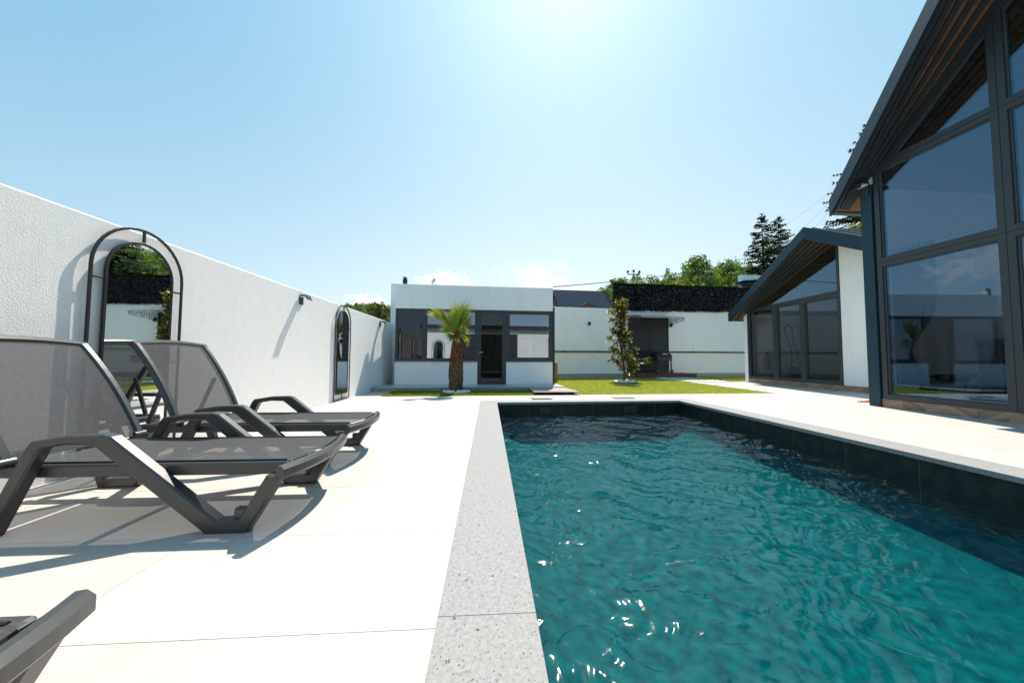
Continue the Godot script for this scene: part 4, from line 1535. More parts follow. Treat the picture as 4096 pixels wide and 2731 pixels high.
func mirror(label, at, turn, w = 0.735, tall = 1.90):
	var o = thing("arched_mirror", label, "mirror", at, turn)
	var Z = Vector3(0, 0, 1)
	var f = MB.new()
	f.bar(arch(w, 0.02, tall), Z, 0.020, 0.016, 0.002, true)
	obj("outer_frame", f, M.black, o)
	var wi = w - 0.205
	var g = MB.new()
	g.bar(arch(wi, 0.13, tall - 0.115), Z, 0.021, 0.018, 0.002, true)
	obj("inner_frame", g, M.black, o)
	for y in [0.2, 0.8, 1.44]:
		for s in [-1, 1]:
			var b = MB.new()
			b.bar([Vector3(s * (wi * 0.5 + 0.012), y, 0), Vector3(s * (w * 0.5 - 0.01), y, 0)], Z, 0.014, 0.012, 0.001)
			obj("brace", b, M.black, o)
	var c = MB.new()
	c.bar([Vector3(0, tall - 0.108, 0), Vector3(0, tall - 0.01, 0)], Z, 0.020, 0.014, 0.001)
	obj("brace", c, M.black, o)
	var d = MB.new()
	d.bar([Vector3(0, 0.03, 0), Vector3(0, 0.12, 0)], Z, 0.016, 0.012, 0.001)
	obj("brace", d, M.black, o)
	var p = PackedVector2Array()
	for q in arch(wi - 0.02, 0.14, tall - 0.125, 24):
		p.append(Vector2(q.x, q.y))
	var gl = MB.new()
	gl.prism(p, -0.006, 0.003)
	obj("mirror_glass", gl, M.mirror, o)
	return o

func mirrors():
	mirror("tall arched mirror in double black frame on the wall behind the loungers", Vector3(-2.922, 0.005, -3.075), PI / 2, 0.75, 1.905)
	mirror("tall arched mirror in double black frame on the wall near the grass strip", Vector3(-2.925, 0.005, -7.12), PI / 2, 0.71, 1.885)
	mirror("tall arched mirror in double black frame on the building facing the annex", Vector3(-1.98, 0.005, 1.25), PI, 0.74, 1.95)

func hooded_lamp(label, at, turn, group = "", big = 0.9):
	var o = thing("hooded_lamp", label, "wall lamp", at, turn, group)
	boxed("back_plate", Vector3(-0.055, -0.08, 0.0), Vector3(0.055, 0.07, 0.02), M.anthracite, o, 0.003)
	var b = MB.new()
	b.prism([Vector2(0.0, 0.062), Vector2(0.0, 0.084), Vector2(0.105, 0.084), Vector2(0.14, 0.0), Vector2(0.122, 0.0), Vector2(0.092, 0.062)], -0.075, 0.075, Transform3D(Basis(Vector3(0, 0, 1), Vector3(0, 1, 0), Vector3(-1, 0, 0)), Vector3(0, 0, 0.021)), 0.002)
	obj("hood", b, M.anthracite, o)
	var d = MB.new()
	d.prism([Vector2(0.004, 0.046), Vector2(0.004, 0.060), Vector2(0.09, 0.060), Vector2(0.094, 0.046)], -0.065, 0.065, Transform3D(Basis(Vector3(0, 0, 1), Vector3(0, 1, 0), Vector3(-1, 0, 0)), Vector3(0, 0, 0.021)))
	obj("diffuser", d, mat(lin(0.7, 0.7, 0.68), 0.4), o)
	o.scale = Vector3.ONE * big
	return o

func lamps():
	hooded_lamp("dark hooded wall lamp between the two mirrors on the garden wall", Vector3(-2.95, 1.745, -5.57), PI / 2, "hooded lamps on the garden wall")
	hooded_lamp("dark hooded wall lamp at the annex end of the garden wall", Vector3(-2.95, 1.76, -9.5), PI / 2, "hooded lamps on the garden wall")
	hooded_lamp("grey hooded lamp on the white post head of the tall gable house", Vector3(7.08, 4.04, -5.93), -PI / 2, "", 1.45)

func sling_grid(b, nu, nv, f):
	var base = b.v.size()
	for j in nv + 1:
		for i in nu + 1:
			var u = float(i) / nu
			var w = float(j) / nv
			var p = f.call(u, w)
			var du = f.call(min(u + 0.01, 1.0), w) - f.call(max(u - 0.01, 0.0), w)
			var dw = f.call(u, min(w + 0.01, 1.0)) - f.call(u, max(w - 0.01, 0.0))
			b.vert(p, dw.cross(du).normalized())
	for j in nv:
		for i in nu:
			var a = base + j * (nu + 1) + i
			b.ix.append_array(PackedInt32Array([a, a + 1, a + nu + 2, a, a + nu + 2, a + nu + 1]))

func lounger(label, at, tilt):
	var o = thing("sun_lounger", label, "sun lounger", at, 0.0, "grey sun loungers along the garden wall")
	var O = [Vector2(-1.63, 0.275), Vector2(-1.53, 0.0), Vector2(-1.30, 0.0), Vector2(-1.118, 0.402), Vector2(-1.10, 0.415), Vector2(-1.0, 0.430), Vector2(-0.89, 0.428), Vector2(-0.87, 0.415), Vector2(-0.36, 0.0), Vector2(-0.168, 0.0), Vector2(-0.012, 0.262)]
	var I = [Vector2(-1.56, 0.275), Vector2(-1.49, 0.055), Vector2(-1.342, 0.055), Vector2(-1.176, 0.420), Vector2(-1.155, 0.447), Vector2(-1.0, 0.472), Vector2(-0.845, 0.476), Vector2(-0.805, 0.465), Vector2(-0.305, 0.062), Vector2(-0.206, 0.066), Vector2(-0.085, 0.272)]
	for s in [-1, 1]:
		var b = MB.new()
		b.ribbon(O, I, s * 0.33 - 0.032, s * 0.33 + 0.032, 0.009)
		obj("arm_and_leg_frame", b, M.plastic, o)
		var kn = MB.new()
		kn.box(Vector3(-0.235, 0.064, s * 0.33 - 0.02), Vector3(-0.17, 0.115, s * 0.33 + 0.02), 0.006, Transform3D(Basis(), Vector3.ZERO))
		obj("stacking_lug", kn, M.plastic, o)
		boxed("seat_rail", Vector3(-1.63, 0.258, s * 0.275 - 0.022), Vector3(-0.02, 0.318, s * 0.275 + 0.022), M.plastic, o, 0.008)
	var fb = MB.new()
	var path = []
	for k in 17:
		var z = lerp(-0.365, 0.365, k / 16.0)
		path.append(Vector3(0.062 * (1.0 - pow(z / 0.365, 2)) - 0.018, 0.286, z))
	fb.bar(path, Vector3.UP, 0.052, 0.066, 0.016)
	obj("foot_bar", fb, M.plastic, o)
	boxed("head_bar", Vector3(-1.675, 0.262, -0.30), Vector3(-1.632, 0.312, 0.30), M.plastic, o, 0.008)
	boxed("cross_bar", Vector3(-0.80, 0.262, -0.252), Vector3(-0.76, 0.296, 0.252), M.plastic, o, 0.006)
	var sb = MB.new()
	sling_grid(sb, 10, 24, func(u, w):
		var z = lerp(-0.268, 0.268, u)
		var x = lerp(-1.29, -0.035 + 0.055 * (1.0 - pow(z / 0.365, 2)), w)
		return Vector3(x, 0.321 - 0.014 * sin(PI * u) * sin(PI * clamp(w * 1.02, 0, 1)), z))
	obj("seat_sling", sb, M.sling, o)
	for s in [-1, 1]:
		var pp = MB.new()
		pp.tube([Vector3(-1.29, 0.322, s * 0.262), Vector3(-0.04, 0.322, s * 0.262)], 0.005, 6)
		obj("piping", pp, M.black, o)
	# backrest, hinged near the middle of the arms
	var P = Vector2(-1.315, 0.335)
	var bk = func(t):
		var an = deg_to_rad(tilt + 4.0 - 9.0 * t)
		return P + Vector2(-cos(an), sin(an)) * 0.70 * t
	for s in [-1, 1]:
		var q = []
		for k in 11:
			var c = bk.call(k / 10.0)
			q.append(Vector3(c.x, c.y, s * 0.318))
		var b = MB.new()
		b.bar(q, Vector3(0, 0, 1), 0.045, 0.05, 0.010)
		obj("back_rail", b, M.plastic, o)
		var h = MB.new()
		h.tube([Vector3(P.x, P.y, s * 0.285), Vector3(P.x, P.y, s * 0.355)], 0.026, 12)
		obj("hinge", h, M.plastic, o)
		var c2 = bk.call(0.5)
		var st = MB.new()
		st.bar([Vector3(c2.x - 0.02, c2.y, s * 0.25), Vector3(-1.60, 0.325, s * 0.235)], Vector3(0, 0, 1), 0.03, 0.024, 0.004)
		obj("prop", st, M.plastic, o)
	var tp = []
	var tc = bk.call(1.0)
	for k in 15:
		var z = lerp(-0.343, 0.343, k / 14.0)
		var r = 0.022 * (1.0 - pow(z / 0.343, 2))
		tp.append(Vector3(tc.x - r * 0.4, tc.y + r, z))
	var tb = MB.new()
	tb.bar(tp, Vector3(-0.85, -0.5, 0).normalized().cross(Vector3(0, 0, 1)).normalized(), 0.045, 0.042, 0.012)
	obj("top_bar", tb, M.plastic, o)
	var bs = MB.new()
	sling_grid(bs, 10, 20, func(u, w):
		var c = bk.call(lerp(0.0, 0.985, w))
		var z = lerp(-0.302, 0.302, u)
		var bow = 0.016 * sin(PI * u) * sin(PI * w)
		return Vector3(c.x - bow * 0.85 + 0.012, c.y - bow * 0.5 + 0.016 * (1.0 - pow(z / 0.31, 2)) * w, z))
	obj("back_sling", bs, M.sling, o)
	return o

func loungers():
	lounger("grey mesh sun lounger at the middle of the row, in front of a mirror", Vector3(-1.0, 0.0, -2.15), 62.0)
	lounger("grey mesh sun lounger at the annex end of the row", Vector3(-1.09, 0.0, -3.18), 66.0)
	lounger("grey mesh sun lounger at the end of the row away from the annex", Vector3(-0.905, 0.0, -0.51), 62.0)

# ------------------------------------------------------------------ plants
func edging(o, r, seed_, n):
	var e = MB.new()
	var ring = []
	for k in 40:
		var an = TAU * k / 40.0
		ring.append(Vector3(cos(an) * r, 0.012, sin(an) * r))
	e.tube(ring, 0.016, 6, true)
	obj("edging", e, M.black, o)
	rng.seed = seed_
	var pm = []
	for v in 4:
		pm.append(pebble_mesh(20 + v, 5))
	rng.seed = seed_
	for k in n:
		var a = rng.randf() * TAU
		var d = sqrt(rng.randf()) * (r - 0.04)
		var s = rng.randf_range(0.024, 0.046)
		var p := MeshInstance3D.new()
		p.mesh = pm[k % 4]
		p.material_override = M.pebble
		p.name = "pebble"
		o.add_child(p, true)
		p.transform = Transform3D(Basis(Vector3(rng.randf(), 1, rng.randf()).normalized(), rng.randf() * TAU).scaled(Vector3.ONE * s), Vector3(cos(a) * d, 0.012 + s * 0.5 + (0.02 if d < r * 0.6 else 0.0), sin(a) * d))

func palm():
	var base = Vector3(-0.80, 0.0, -8.50)
	var ring = thing("pebble_bed", "round bed of white pebbles at the foot of the palm", "pebble bed", base + Vector3(0.02, -0.002, 0.02), 0, "pebble beds round the trees")
	edging(ring, 0.36, 11, 170)
	var o = thing("fan_palm", "young fan palm with shaggy brown trunk in front of the annex", "palm tree", base)
	var prof = [[0.16, -0.03], [0.155, 0.1], [0.158, 0.35], [0.156, 0.58], [0.145, 0.75], [0.132, 0.9], [0.11, 1.08], [0.082, 1.25], [0.052, 1.42], [0.035, 1.52]]
	var t = MB.new()
	t.lathe(prof, 22)
	obj("trunk", t, mat(lin(0.075, 0.045, 0.03), 0.95), o)
	# old leaf bases and fibre
	rng.seed = 41
	var s = MB.new()
	s.colored = true
	var n = 560
	for k in n:
		var y = 1.46 * float(k) / n
		var r = 0.15
		for q in prof.size() - 1:
			if y >= prof[q][1] and y <= prof[q + 1][1]:
				r = lerp(prof[q][0], prof[q + 1][0], (y - prof[q][1]) / (prof[q + 1][1] - prof[q][1]))
		var an = k * 2.39996 + rng.randf_range(-0.2, 0.2)
		var d = Vector3(cos(an), 0, sin(an))
		var sd = Vector3(-sin(an), 0, cos(an))
		var w = rng.randf_range(0.016, 0.032) * (0.7 + r * 3.0)
		var up = rng.randf_range(0.05, 0.10)
		var flare = rng.randf_range(0.006, 0.03) if y < 0.85 else rng.randf_range(0.002, 0.012)
		var mixr = clamp((y - 0.45) / 0.5 + rng.randf_range(-0.3, 0.3), 0.0, 1.0)
		s.col = Color(0.13, 0.095, 0.062).lerp(Color(0.17, 0.062, 0.036), mixr) * rng.randf_range(0.55, 1.35)
		var lean = sd * rng.randf_range(-0.03, 0.03)
		var a0 = Vector3(0, y - 0.02, 0) + d * (r - 0.004)
		var tip = Vector3(0, y + up, 0) + d * (r + flare) + lean
		var outm = Vector3(0, y + up * 0.45, 0) + d * (r + flare * 0.7 + 0.008)
		s.tri(a0 - sd * w, outm + Vector3.ZERO, tip)
		s.tri(outm, a0 + sd * w, tip)
		s.tri(a0 - sd * w, a0 + sd * w, outm)
	for k in 260:
		var y = rng.randf_range(0.05, 1.4)
		var an = rng.randf() * TAU
		var d = Vector3(cos(an), 0, sin(an))
		var r = 0.16 if y < 0.6 else lerp(0.155, 0.05, (y - 0.6) / 0.85)
		var p = Vector3(0, y, 0) + d * r
		var e = p + d * rng.randf_range(0.01, 0.045) + Vector3(rng.randf_range(-0.03, 0.03), rng.randf_range(-0.06, 0.03), rng.randf_range(-0.03, 0.03))
		s.col = Color(0.20, 0.14, 0.09) * rng.randf_range(0.5, 1.3)
		s.sheet([p, p + Vector3(0, 0.004, 0), e], d)
	obj("bark_fibre", s, M.fibre, o)
	# fronds: petiole direction (towards x, up, towards viewer), petiole, blade length, spread, yellowing, droop
	var fr = [[Vector3(0.0, 1, 0.12), 0.12, 0.78, 0.33, 0.02, 0.0], [Vector3(0.14, 1, 0.05), 0.12, 0.82, 0.32, 0.05, 0.0], [Vector3(0.30, 1, 0.0), 0.14, 0.90, 0.26, 0.25, 0.0], [Vector3(0.42, 1, -0.1), 0.14, 0.80, 0.26, 0.3, 0.02], [Vector3(-0.08, 1, -0.1), 0.12, 0.72, 0.36, 0.05, 0.0],
		[Vector3(0.2, 1, -0.25), 0.12, 0.74, 0.4, 0.1, 0.0], [Vector3(-0.38, 1, 0.1), 0.16, 0.52, 0.28, 0.2, 0.05], [Vector3(-0.66, 1, 0.0), 0.28, 0.62, 0.24, 0.45, 0.12], [Vector3(-0.90, 0.95, 0.15), 0.42, 0.62, 0.36, 0.8, 0.22], [Vector3(-0.55, 0.8, -0.3), 0.2, 0.45, 0.5, 0.25, 0.1],
		[Vector3(-0.6, 0.45, 0.25), 0.14, 0.34, 0.75, 0.15, 0.35], [Vector3(0.5, 0.45, 0.35), 0.13, 0.34, 0.65, 0.45, 0.6], [Vector3(-0.45, -0.10, 0.4), 0.08, 0.27, 1.0, 0.05, 0.3], [Vector3(0.5, 0.0, 0.25), 0.10, 0.30, 0.6, 0.8, 0.7], [Vector3(0.3, 0.5, -0.5), 0.15, 0.38, 0.8, 0.2, 0.3], [Vector3(-0.2, 0.3, -0.6), 0.15, 0.34, 0.9, 0.2, 0.3], [Vector3(0.15, -0.25, 0.5), 0.06, 0.22, 0.8, 0.9, 0.6]]
	var top = Vector3(-0.01, 1.44, 0)
	for f in fr:
		var dir = f[0].normalized()
		var side = dir.cross(Vector3(0.0, 0.15, 1)).normalized()
		side = side.rotated(dir, rng.randf_range(-0.8, 0.8))
		var nrm = side.cross(dir).normalized()
		var b = MB.new()
		b.colored = true
		var green = Color(0.13, 0.24, 0.03).lerp(Color(0.26, 0.33, 0.05), rng.randf())
		var dry = Color(0.48, 0.38, 0.14)
		b.col = green.lerp(Color(0.22, 0.25, 0.06), 0.6)
		var h = top + dir * f[1] - Vector3(0, f[5] * 0.08, 0)
		b.tube([top - dir * 0.02, top.lerp(h, 0.5) + Vector3(0, 0.01, 0), h], [0.014, 0.009, 0.007], 6)
		var segs = 22
		for k in segs:
			var u = (k + 0.5) / segs * 2.0 - 1.0
			var an = u * f[3] * 0.95 + rng.randf_range(-0.03, 0.03)
			var L = f[2] * (1.0 - 0.25 * u * u) * rng.randf_range(0.76, 1.14)
			var d = (dir * cos(an) + side * sin(an)).normalized()
			var s2 = (side * cos(an) - dir * sin(an)).normalized()
			var w = 0.0125
			var fold = nrm * (0.008 if k % 2 == 0 else -0.008)
			var p0 = h
			var p1 = h + d * L * 0.36 + fold
			var p2 = h + d * L * 0.62 + fold * 0.5 - Vector3(0, f[5] * L * 0.18 + 0.01, 0)
			var tipd = rng.randf_range(0.02, 0.14) + f[5] * 0.5
			var p3 = h + d * L - Vector3(0, tipd * L, 0) + Vector3(rng.randf_range(-0.03, 0.03), 0, rng.randf_range(-0.03, 0.03))
			var col = green * rng.randf_range(0.75, 1.25)
			b.col = col.lerp(dry, f[4] * 0.35)
			b.quad(p0, p1 + s2 * w, p2 + s2 * w * 0.6, p2)
			b.quad(p0, p2, p2 - s2 * w * 0.6, p1 - s2 * w)
			b.col = col.lerp(dry, clamp(f[4] + rng.randf_range(0.0, 0.5), 0.0, 1.0))
			b.tri(p2 - s2 * w * 0.6, p2 + s2 * w * 0.6, p3)
			if rng.randf() < 0.35:
				b.col = Color(0.40, 0.33, 0.18)
				var q = p3 + Vector3(rng.randf_range(-0.02, 0.02), -rng.randf_range(0.05, 0.14), 0.01)
				b.sheet([p3, p3 + Vector3(0.003, 0, 0), q], nrm)
		obj("frond", b, M.leaf, o)

func magnolia():
	var base = Vector3(4.92, 0.0, -12.3)
	var ring = thing("pebble_bed", "round bed of white pebbles at the foot of the magnolia", "pebble bed", base + Vector3(-0.04, -0.002, 0.14), 0, "pebble beds round the trees")
	edging(ring, 0.43, 12, 130)
	var o = thing("magnolia_tree", "slender young magnolia with glossy olive leaves on the lawn", "tree", base)
	rng.seed = 52
	var stem = []
	var rad = []
	for k in 14:
		var y = k / 13.0 * 2.85
		stem.append(Vector3(-0.02 - 0.045 * y + 0.03 * sin(y * 3.0), y - 0.02, 0.03 * cos(y * 2.3)))
		rad.append(lerp(0.038, 0.009, k / 13.0))
	var t = MB.new()
	t.tube(stem, rad, 9)
	obj("trunk", t, M.bark, o)
	var leafs = []
	for v in 3:
		var b = MB.new()
		b.colored = true
		for side in [-1, 1]:
			var prev = []
			for k in 6:
				var u = k / 5.0
				var w = 0.19 * sin(PI * pow(u, 0.8)) + 0.005
				var p = Vector3(side * w, -0.22 * u * u + w * 0.35, -u)
				prev.append([Vector3(0, -0.22 * u * u, -u), p])
			for k in 5:
				b.col = [Color(0.04, 0.075, 0.02), Color(0.34, 0.30, 0.04), Color(0.22, 0.13, 0.03)][v]
				if side > 0:
					b.quad(prev[k][0], prev[k][1], prev[k + 1][1], prev[k + 1][0])
				else:
					b.quad(prev[k][1], prev[k][0], prev[k + 1][0], prev[k + 1][1])
		leafs.append(b.mesh())
	var count = 0
	var whorls = []
	var nb = 30
	for k in nb:
		var y = lerp(0.28, 2.75, k / float(nb - 1))
		var i = clamp(y / 2.85 * 13.0, 0, 12.99)
		var p = stem[int(i)].lerp(stem[int(i) + 1], i - int(i))
		var an = k * 2.4 + rng.randf_range(-0.5, 0.5)
		var reach = lerp(0.52, 0.12, pow(y / 2.85, 1.3)) * rng.randf_range(0.55, 1.1)
		var e = p + Vector3(cos(an) * reach, rng.randf_range(0.12, 0.32), sin(an) * reach)
		if k == 1:
			e = p + Vector3(0.78, 0.42, 0.25)
		if k == 22:
			e = p + Vector3(-0.36, 0.42, 0.05)
		var b = MB.new()
		b.tube([p, p.lerp(e, 0.55) - Vector3(0, 0.03, 0), e], [0.011, 0.007, 0.005], 6)
		obj("branch", b, M.bark, o)
		whorls.append([e, 6])
		whorls.append([p.lerp(e, 0.45), 3])
	whorls.append([stem[13], 9])
	for w in whorls:
		var tint = rng.randf()
		for q in w[1]:
			if count >= 300:
				break
			var an = TAU * q / w[1] + rng.randf_range(-0.4, 0.4)
			var lf := MeshInstance3D.new()
			lf.mesh = leafs[0 if tint < 0.45 else (1 if rng.randf() < 0.85 else 2)]
			lf.material_override = M.mag_leaf
			lf.name = "leaf"
			o.add_child(lf, true)
			var bs = Basis(Vector3.UP, an) * Basis(Vector3.RIGHT, rng.randf_range(0.2, 1.15)) * Basis(Vector3(0, 0, 1), rng.randf_range(-0.5, 0.5))
			lf.transform = Transform3D(bs.scaled(Vector3.ONE * rng.randf_range(0.14, 0.20)), w[0] + Vector3(0, rng.randf_range(-0.02, 0.03), 0))
			count += 1
	# the remaining small leaves, too many to tell apart
	var more = MB.new()
	more.colored = true
	for k in 2900:
		var w = whorls[rng.randi() % whorls.size()]
		var p = w[0] + Vector3(rng.randf_range(-0.12, 0.12), rng.randf_range(-0.14, 0.1), rng.randf_range(-0.12, 0.12))
		var an = rng.randf() * TAU
		var d = Vector3(cos(an), rng.randf_range(-0.2, 1.2), sin(an)).normalized()
		var sd = d.cross(Vector3(rng.randf() - 0.5, 1, rng.randf() - 0.5)).normalized()
		var L = rng.randf_range(0.10, 0.17)
		more.col = [Color(0.045, 0.085, 0.022), Color(0.065, 0.11, 0.03), Color(0.09, 0.13, 0.03), Color(0.30, 0.27, 0.035), Color(0.20, 0.20, 0.03)][rng.randi() % 5]
		more.sheet([p, p + d * L * 0.35 - sd * L * 0.2, p + d * L, p + d * L * 0.35 + sd * L * 0.2], d.cross(sd))
	obj("foliage", more, M.mag_leaf, o).set_meta("kind", "stuff")

func leaf_cloud(blobs, n, size, seed_, cols):
	rng.seed = seed_
	var b = MB.new()
	b.colored = true
	var tot = 0.0
	for q in blobs:
		tot += pow(q[1].x * q[1].y * q[1].z, 0.667)
	for q in blobs:
		var m = int(n * pow(q[1].x * q[1].y * q[1].z, 0.667) / tot)
		for k in m:
			var d = Vector3(rng.randfn(), rng.randfn(), rng.randfn()).normalized()
			var p = q[0] + d * q[1] * pow(rng.randf(), 0.4) * rng.randf_range(0.85, 1.12)
			var nn = (d + Vector3(rng.randf_range(-0.8, 0.8), rng.randf_range(-0.4, 1.0), rng.randf_range(-0.8, 0.8))).normalized()
			var t = nn.cross(Vector3(rng.randf() - 0.5, rng.randf() - 0.5, rng.randf() - 0.5)).normalized()
			var s = nn.cross(t)
			var z = size * rng.randf_range(0.5, 1.3)
			b.col = cols[0].lerp(cols[1], rng.randf())
			b.sheet([p - t * z, p + s * z * 0.5, p + t * z, p - s * z * 0.5], s.cross(t))
	return b.mesh()

func limbs(b, height, r, n, seed_, reach):
	rng.seed = seed_
	var st = []
	var rd = []
	for k in 7:
		st.append(Vector3(sin(k * 1.3 + seed_) * 0.06 * k * r * 4.0, height * k / 6.0, cos(k * 1.7 + seed_) * 0.06 * k * r * 4.0))
		rd.append(lerp(r, r * 0.25, k / 6.0))
	b.tube(st, rd, 8)
	for k in n:
		var y = lerp(0.3, 0.9, float(k) / n)
		var p = st[int(y * 6)]
		var an = k * 2.4 + rng.randf()
		var e = p + Vector3(cos(an) * reach, height * rng.randf_range(0.12, 0.3), sin(an) * reach) * rng.randf_range(0.6, 1.0)
		b.tube([p, p.lerp(e, 0.5) + Vector3(0, height * 0.03, 0), e], [r * 0.4, r * 0.25, r * 0.1], 6)

func blob_crown(height, rad, n, seed_, from):
	rng.seed = seed_
	var o = []
	for k in n:
		var u = float(k) / (n - 1)
		var y = lerp(from, 1.0, u) * height
		var w = rad * (sin(PI * lerp(0.25, 0.98, u))) * 0.75
		var an = k * 2.4 + rng.randf() * 0.8
		var q = rad * rng.randf_range(0.30, 0.46)
		o.append([Vector3(cos(an) * w, y - q * 0.6, sin(an) * w), Vector3(q, q * rng.randf_range(0.6, 0.9), q)])
	return o

func broadleaf(called, label, at, top_y, rad, n, cols, seed_, size, group = ""):
	var o = thing(called, label, "tree", Vector3(at.x, ground_height(at.x, at.z) - 0.1, at.z), 0, group)
	var height = top_y - ground_height(at.x, at.z)
	var t = MB.new()
	limbs(t, height * 0.85, height * 0.018, 9, seed_, rad * 0.6)
	obj("trunk", t, M.bark, o)
	obj("crown", leaf_cloud(blob_crown(height, rad, 20, seed_ + 1, 0.3), n, size, seed_ + 2, cols), M.leaf, o)
	return o

func conifer_crown(height, rad, seed_, cols, dense = 1.0):
	rng.seed = seed_
	var b = MB.new()
	b.colored = true
	var y = height * 0.1
	while y < height * 0.985:
		var u = y / height
		var L0 = rad * pow(1.0 - u, 0.75) + 0.12
		var nb = int(lerp(13, 5, u))
		for k in nb:
			var an = rng.randf() * TAU
			var L = L0 * rng.randf_range(0.6, 1.15)
			var d = Vector3(cos(an), 0, sin(an))
			var sd = Vector3(-sin(an), 0, cos(an))
			var m = int(max(3, L / 0.19 * dense))
			for j in m:
				var r = (j + 0.6) / m
				var p = Vector3(0, y - 0.28 * L * r + 0.22 * L * r * r, 0) + d * L * r
				for side in [-1, 1]:
					var wl = (1.0 - r * 0.65) * min(0.42 * L0 * 0.55, 0.36) + 0.12
					var q = p + sd * side * wl * rng.randf_range(0.5, 1.1) + d * 0.16 + Vector3(0, -rng.randf_range(0.03, 0.20), 0)
					var w = Vector3(0, 0.075, 0) + d * 0.055
					b.col = cols[0].lerp(cols[1], rng.randf())
					var nn = (q - p).cross(w).normalized()
					if nn.y < 0:
						b.sheet([p, p - w * 0.8, q, p + w], nn)
					else:
						b.sheet([p, p + w, q, p - w * 0.8], nn)
				if j == m - 1:
					var tip = p + d * 0.3 + Vector3(0, 0.03, 0)
					b.sheet([p - sd * 0.07, tip, p + sd * 0.07], Vector3(0, 1, 0))
		y += lerp(0.36, 0.24, u)
	for k in 14:
		var p = Vector3(0, height * lerp(0.93, 1.0, k / 14.0), 0)
		var d = Vector3(rng.randf_range(-1, 1), 0.5, rng.randf_range(-1, 1)).normalized()
		b.sheet([p - Vector3(0, 0.05, 0), p + d * 0.35, p + Vector3(0, 0.1, 0)], d.cross(Vector3.UP).normalized())
	return b.mesh()

func conifer(label, at, top_y, rad, seed_):
	var height = top_y - ground_height(at.x, at.z)
	var o = thing("conifer", label, "tree", Vector3(at.x, ground_height(at.x, at.z) - 0.1, at.z), 0, "dark conifers behind the low house")
	var t = MB.new()
	t.tube([Vector3(0, 0, 0), Vector3(0.05, height * 0.5, 0), Vector3(0, height, 0)], [height * 0.016, height * 0.009, 0.02], 8)
	obj("trunk", t, M.bark, o)
	obj("crown", conifer_crown(height, rad, seed_, [Color(0.055, 0.10, 0.070), Color(0.15, 0.20, 0.115)]), M.needle, o)
	return o

func woodland(called, mesh, spots, label):
	var mm := MultiMesh.new()
	mm.transform_format = MultiMesh.TRANSFORM_3D
	mm.use_colors = true
	mm.mesh = mesh
	mm.instance_count = spots.size()
	for k in spots.size():
		mm.set_instance_transform(k, spots[k][0])
		mm.set_instance_color(k, spots[k][1])
	var o := MultiMeshInstance3D.new()
	o.multimesh = mm
	o.material_override = M.leaf
	o.name = numbered(called)
	add_child(o)
	o.set_meta("kind", "stuff")
	o.set_meta("label", label)
	o.set_meta("category", "woodland")

func wire(label, pts, sag, r):
	var b = MB.new()
	var path = []
	for s in pts.size() - 1:
		for k in 17:
			if k == 16 and s < pts.size() - 2:
				continue
			var u = k / 16.0
			path.append(pts[s].lerp(pts[s + 1], u) - Vector3(0, sag * 4.0 * u * (1.0 - u), 0))
	b.tube(path, r, 5)
	return tag(obj("power_line", b, M.black), label, "cable", "power lines")

func utility_pole(label, at, top, arm, lattice):
	var y0 = ground_height(at.x, at.z) - 0.1
	var o = thing("utility_pole", label, "utility pole", Vector3(at.x, y0, at.z), 0.0, "utility poles on the hillside")
	var h = top - y0
	var m = M.concrete
	var b = MB.new()
	if lattice:
		for s in [-1, 1]:
			b.bar([Vector3(s * 0.22, 0, 0), Vector3(s * 0.14, h, 0)], Vector3(0, 0, 1), 0.08, 0.08)
		for k in 12:
			var y = h * k / 12.0
			b.bar([Vector3(-0.2, y, 0), Vector3(0.2, y + h / 12.0, 0)], Vector3(0, 0, 1), 0.04, 0.04)
	else:
		b.tube([Vector3(0, 0, 0), Vector3(0, h, 0)], [0.22, 0.13], 10)
	obj("pole", b, m, o)
	var x0 = -arm * 0.5 if not lattice else -arm + 0.2
	boxed("cross_arm", Vector3(x0, h - 0.16, -0.06), Vector3(x0 + arm, h - 0.04, 0.06), m, o)
	for k in 3:
		var x = x0 + 0.08 + (arm - 0.16) * k / 2.0
		var i = MB.new()
		i.lathe([[0.0, -0.04], [0.05, -0.04], [0.05, 0.12], [0.17, 0.14], [0.17, 0.22], [0.09, 0.26], [0.15, 0.3], [0.15, 0.38], [0.06, 0.42], [0.05, 0.5], [0.0, 0.5]], 10, Transform3D(Basis(), Vector3(x, h + (0.1 if k == 1 else 0.0), 0)))
		obj("insulator", i, M.black, o)

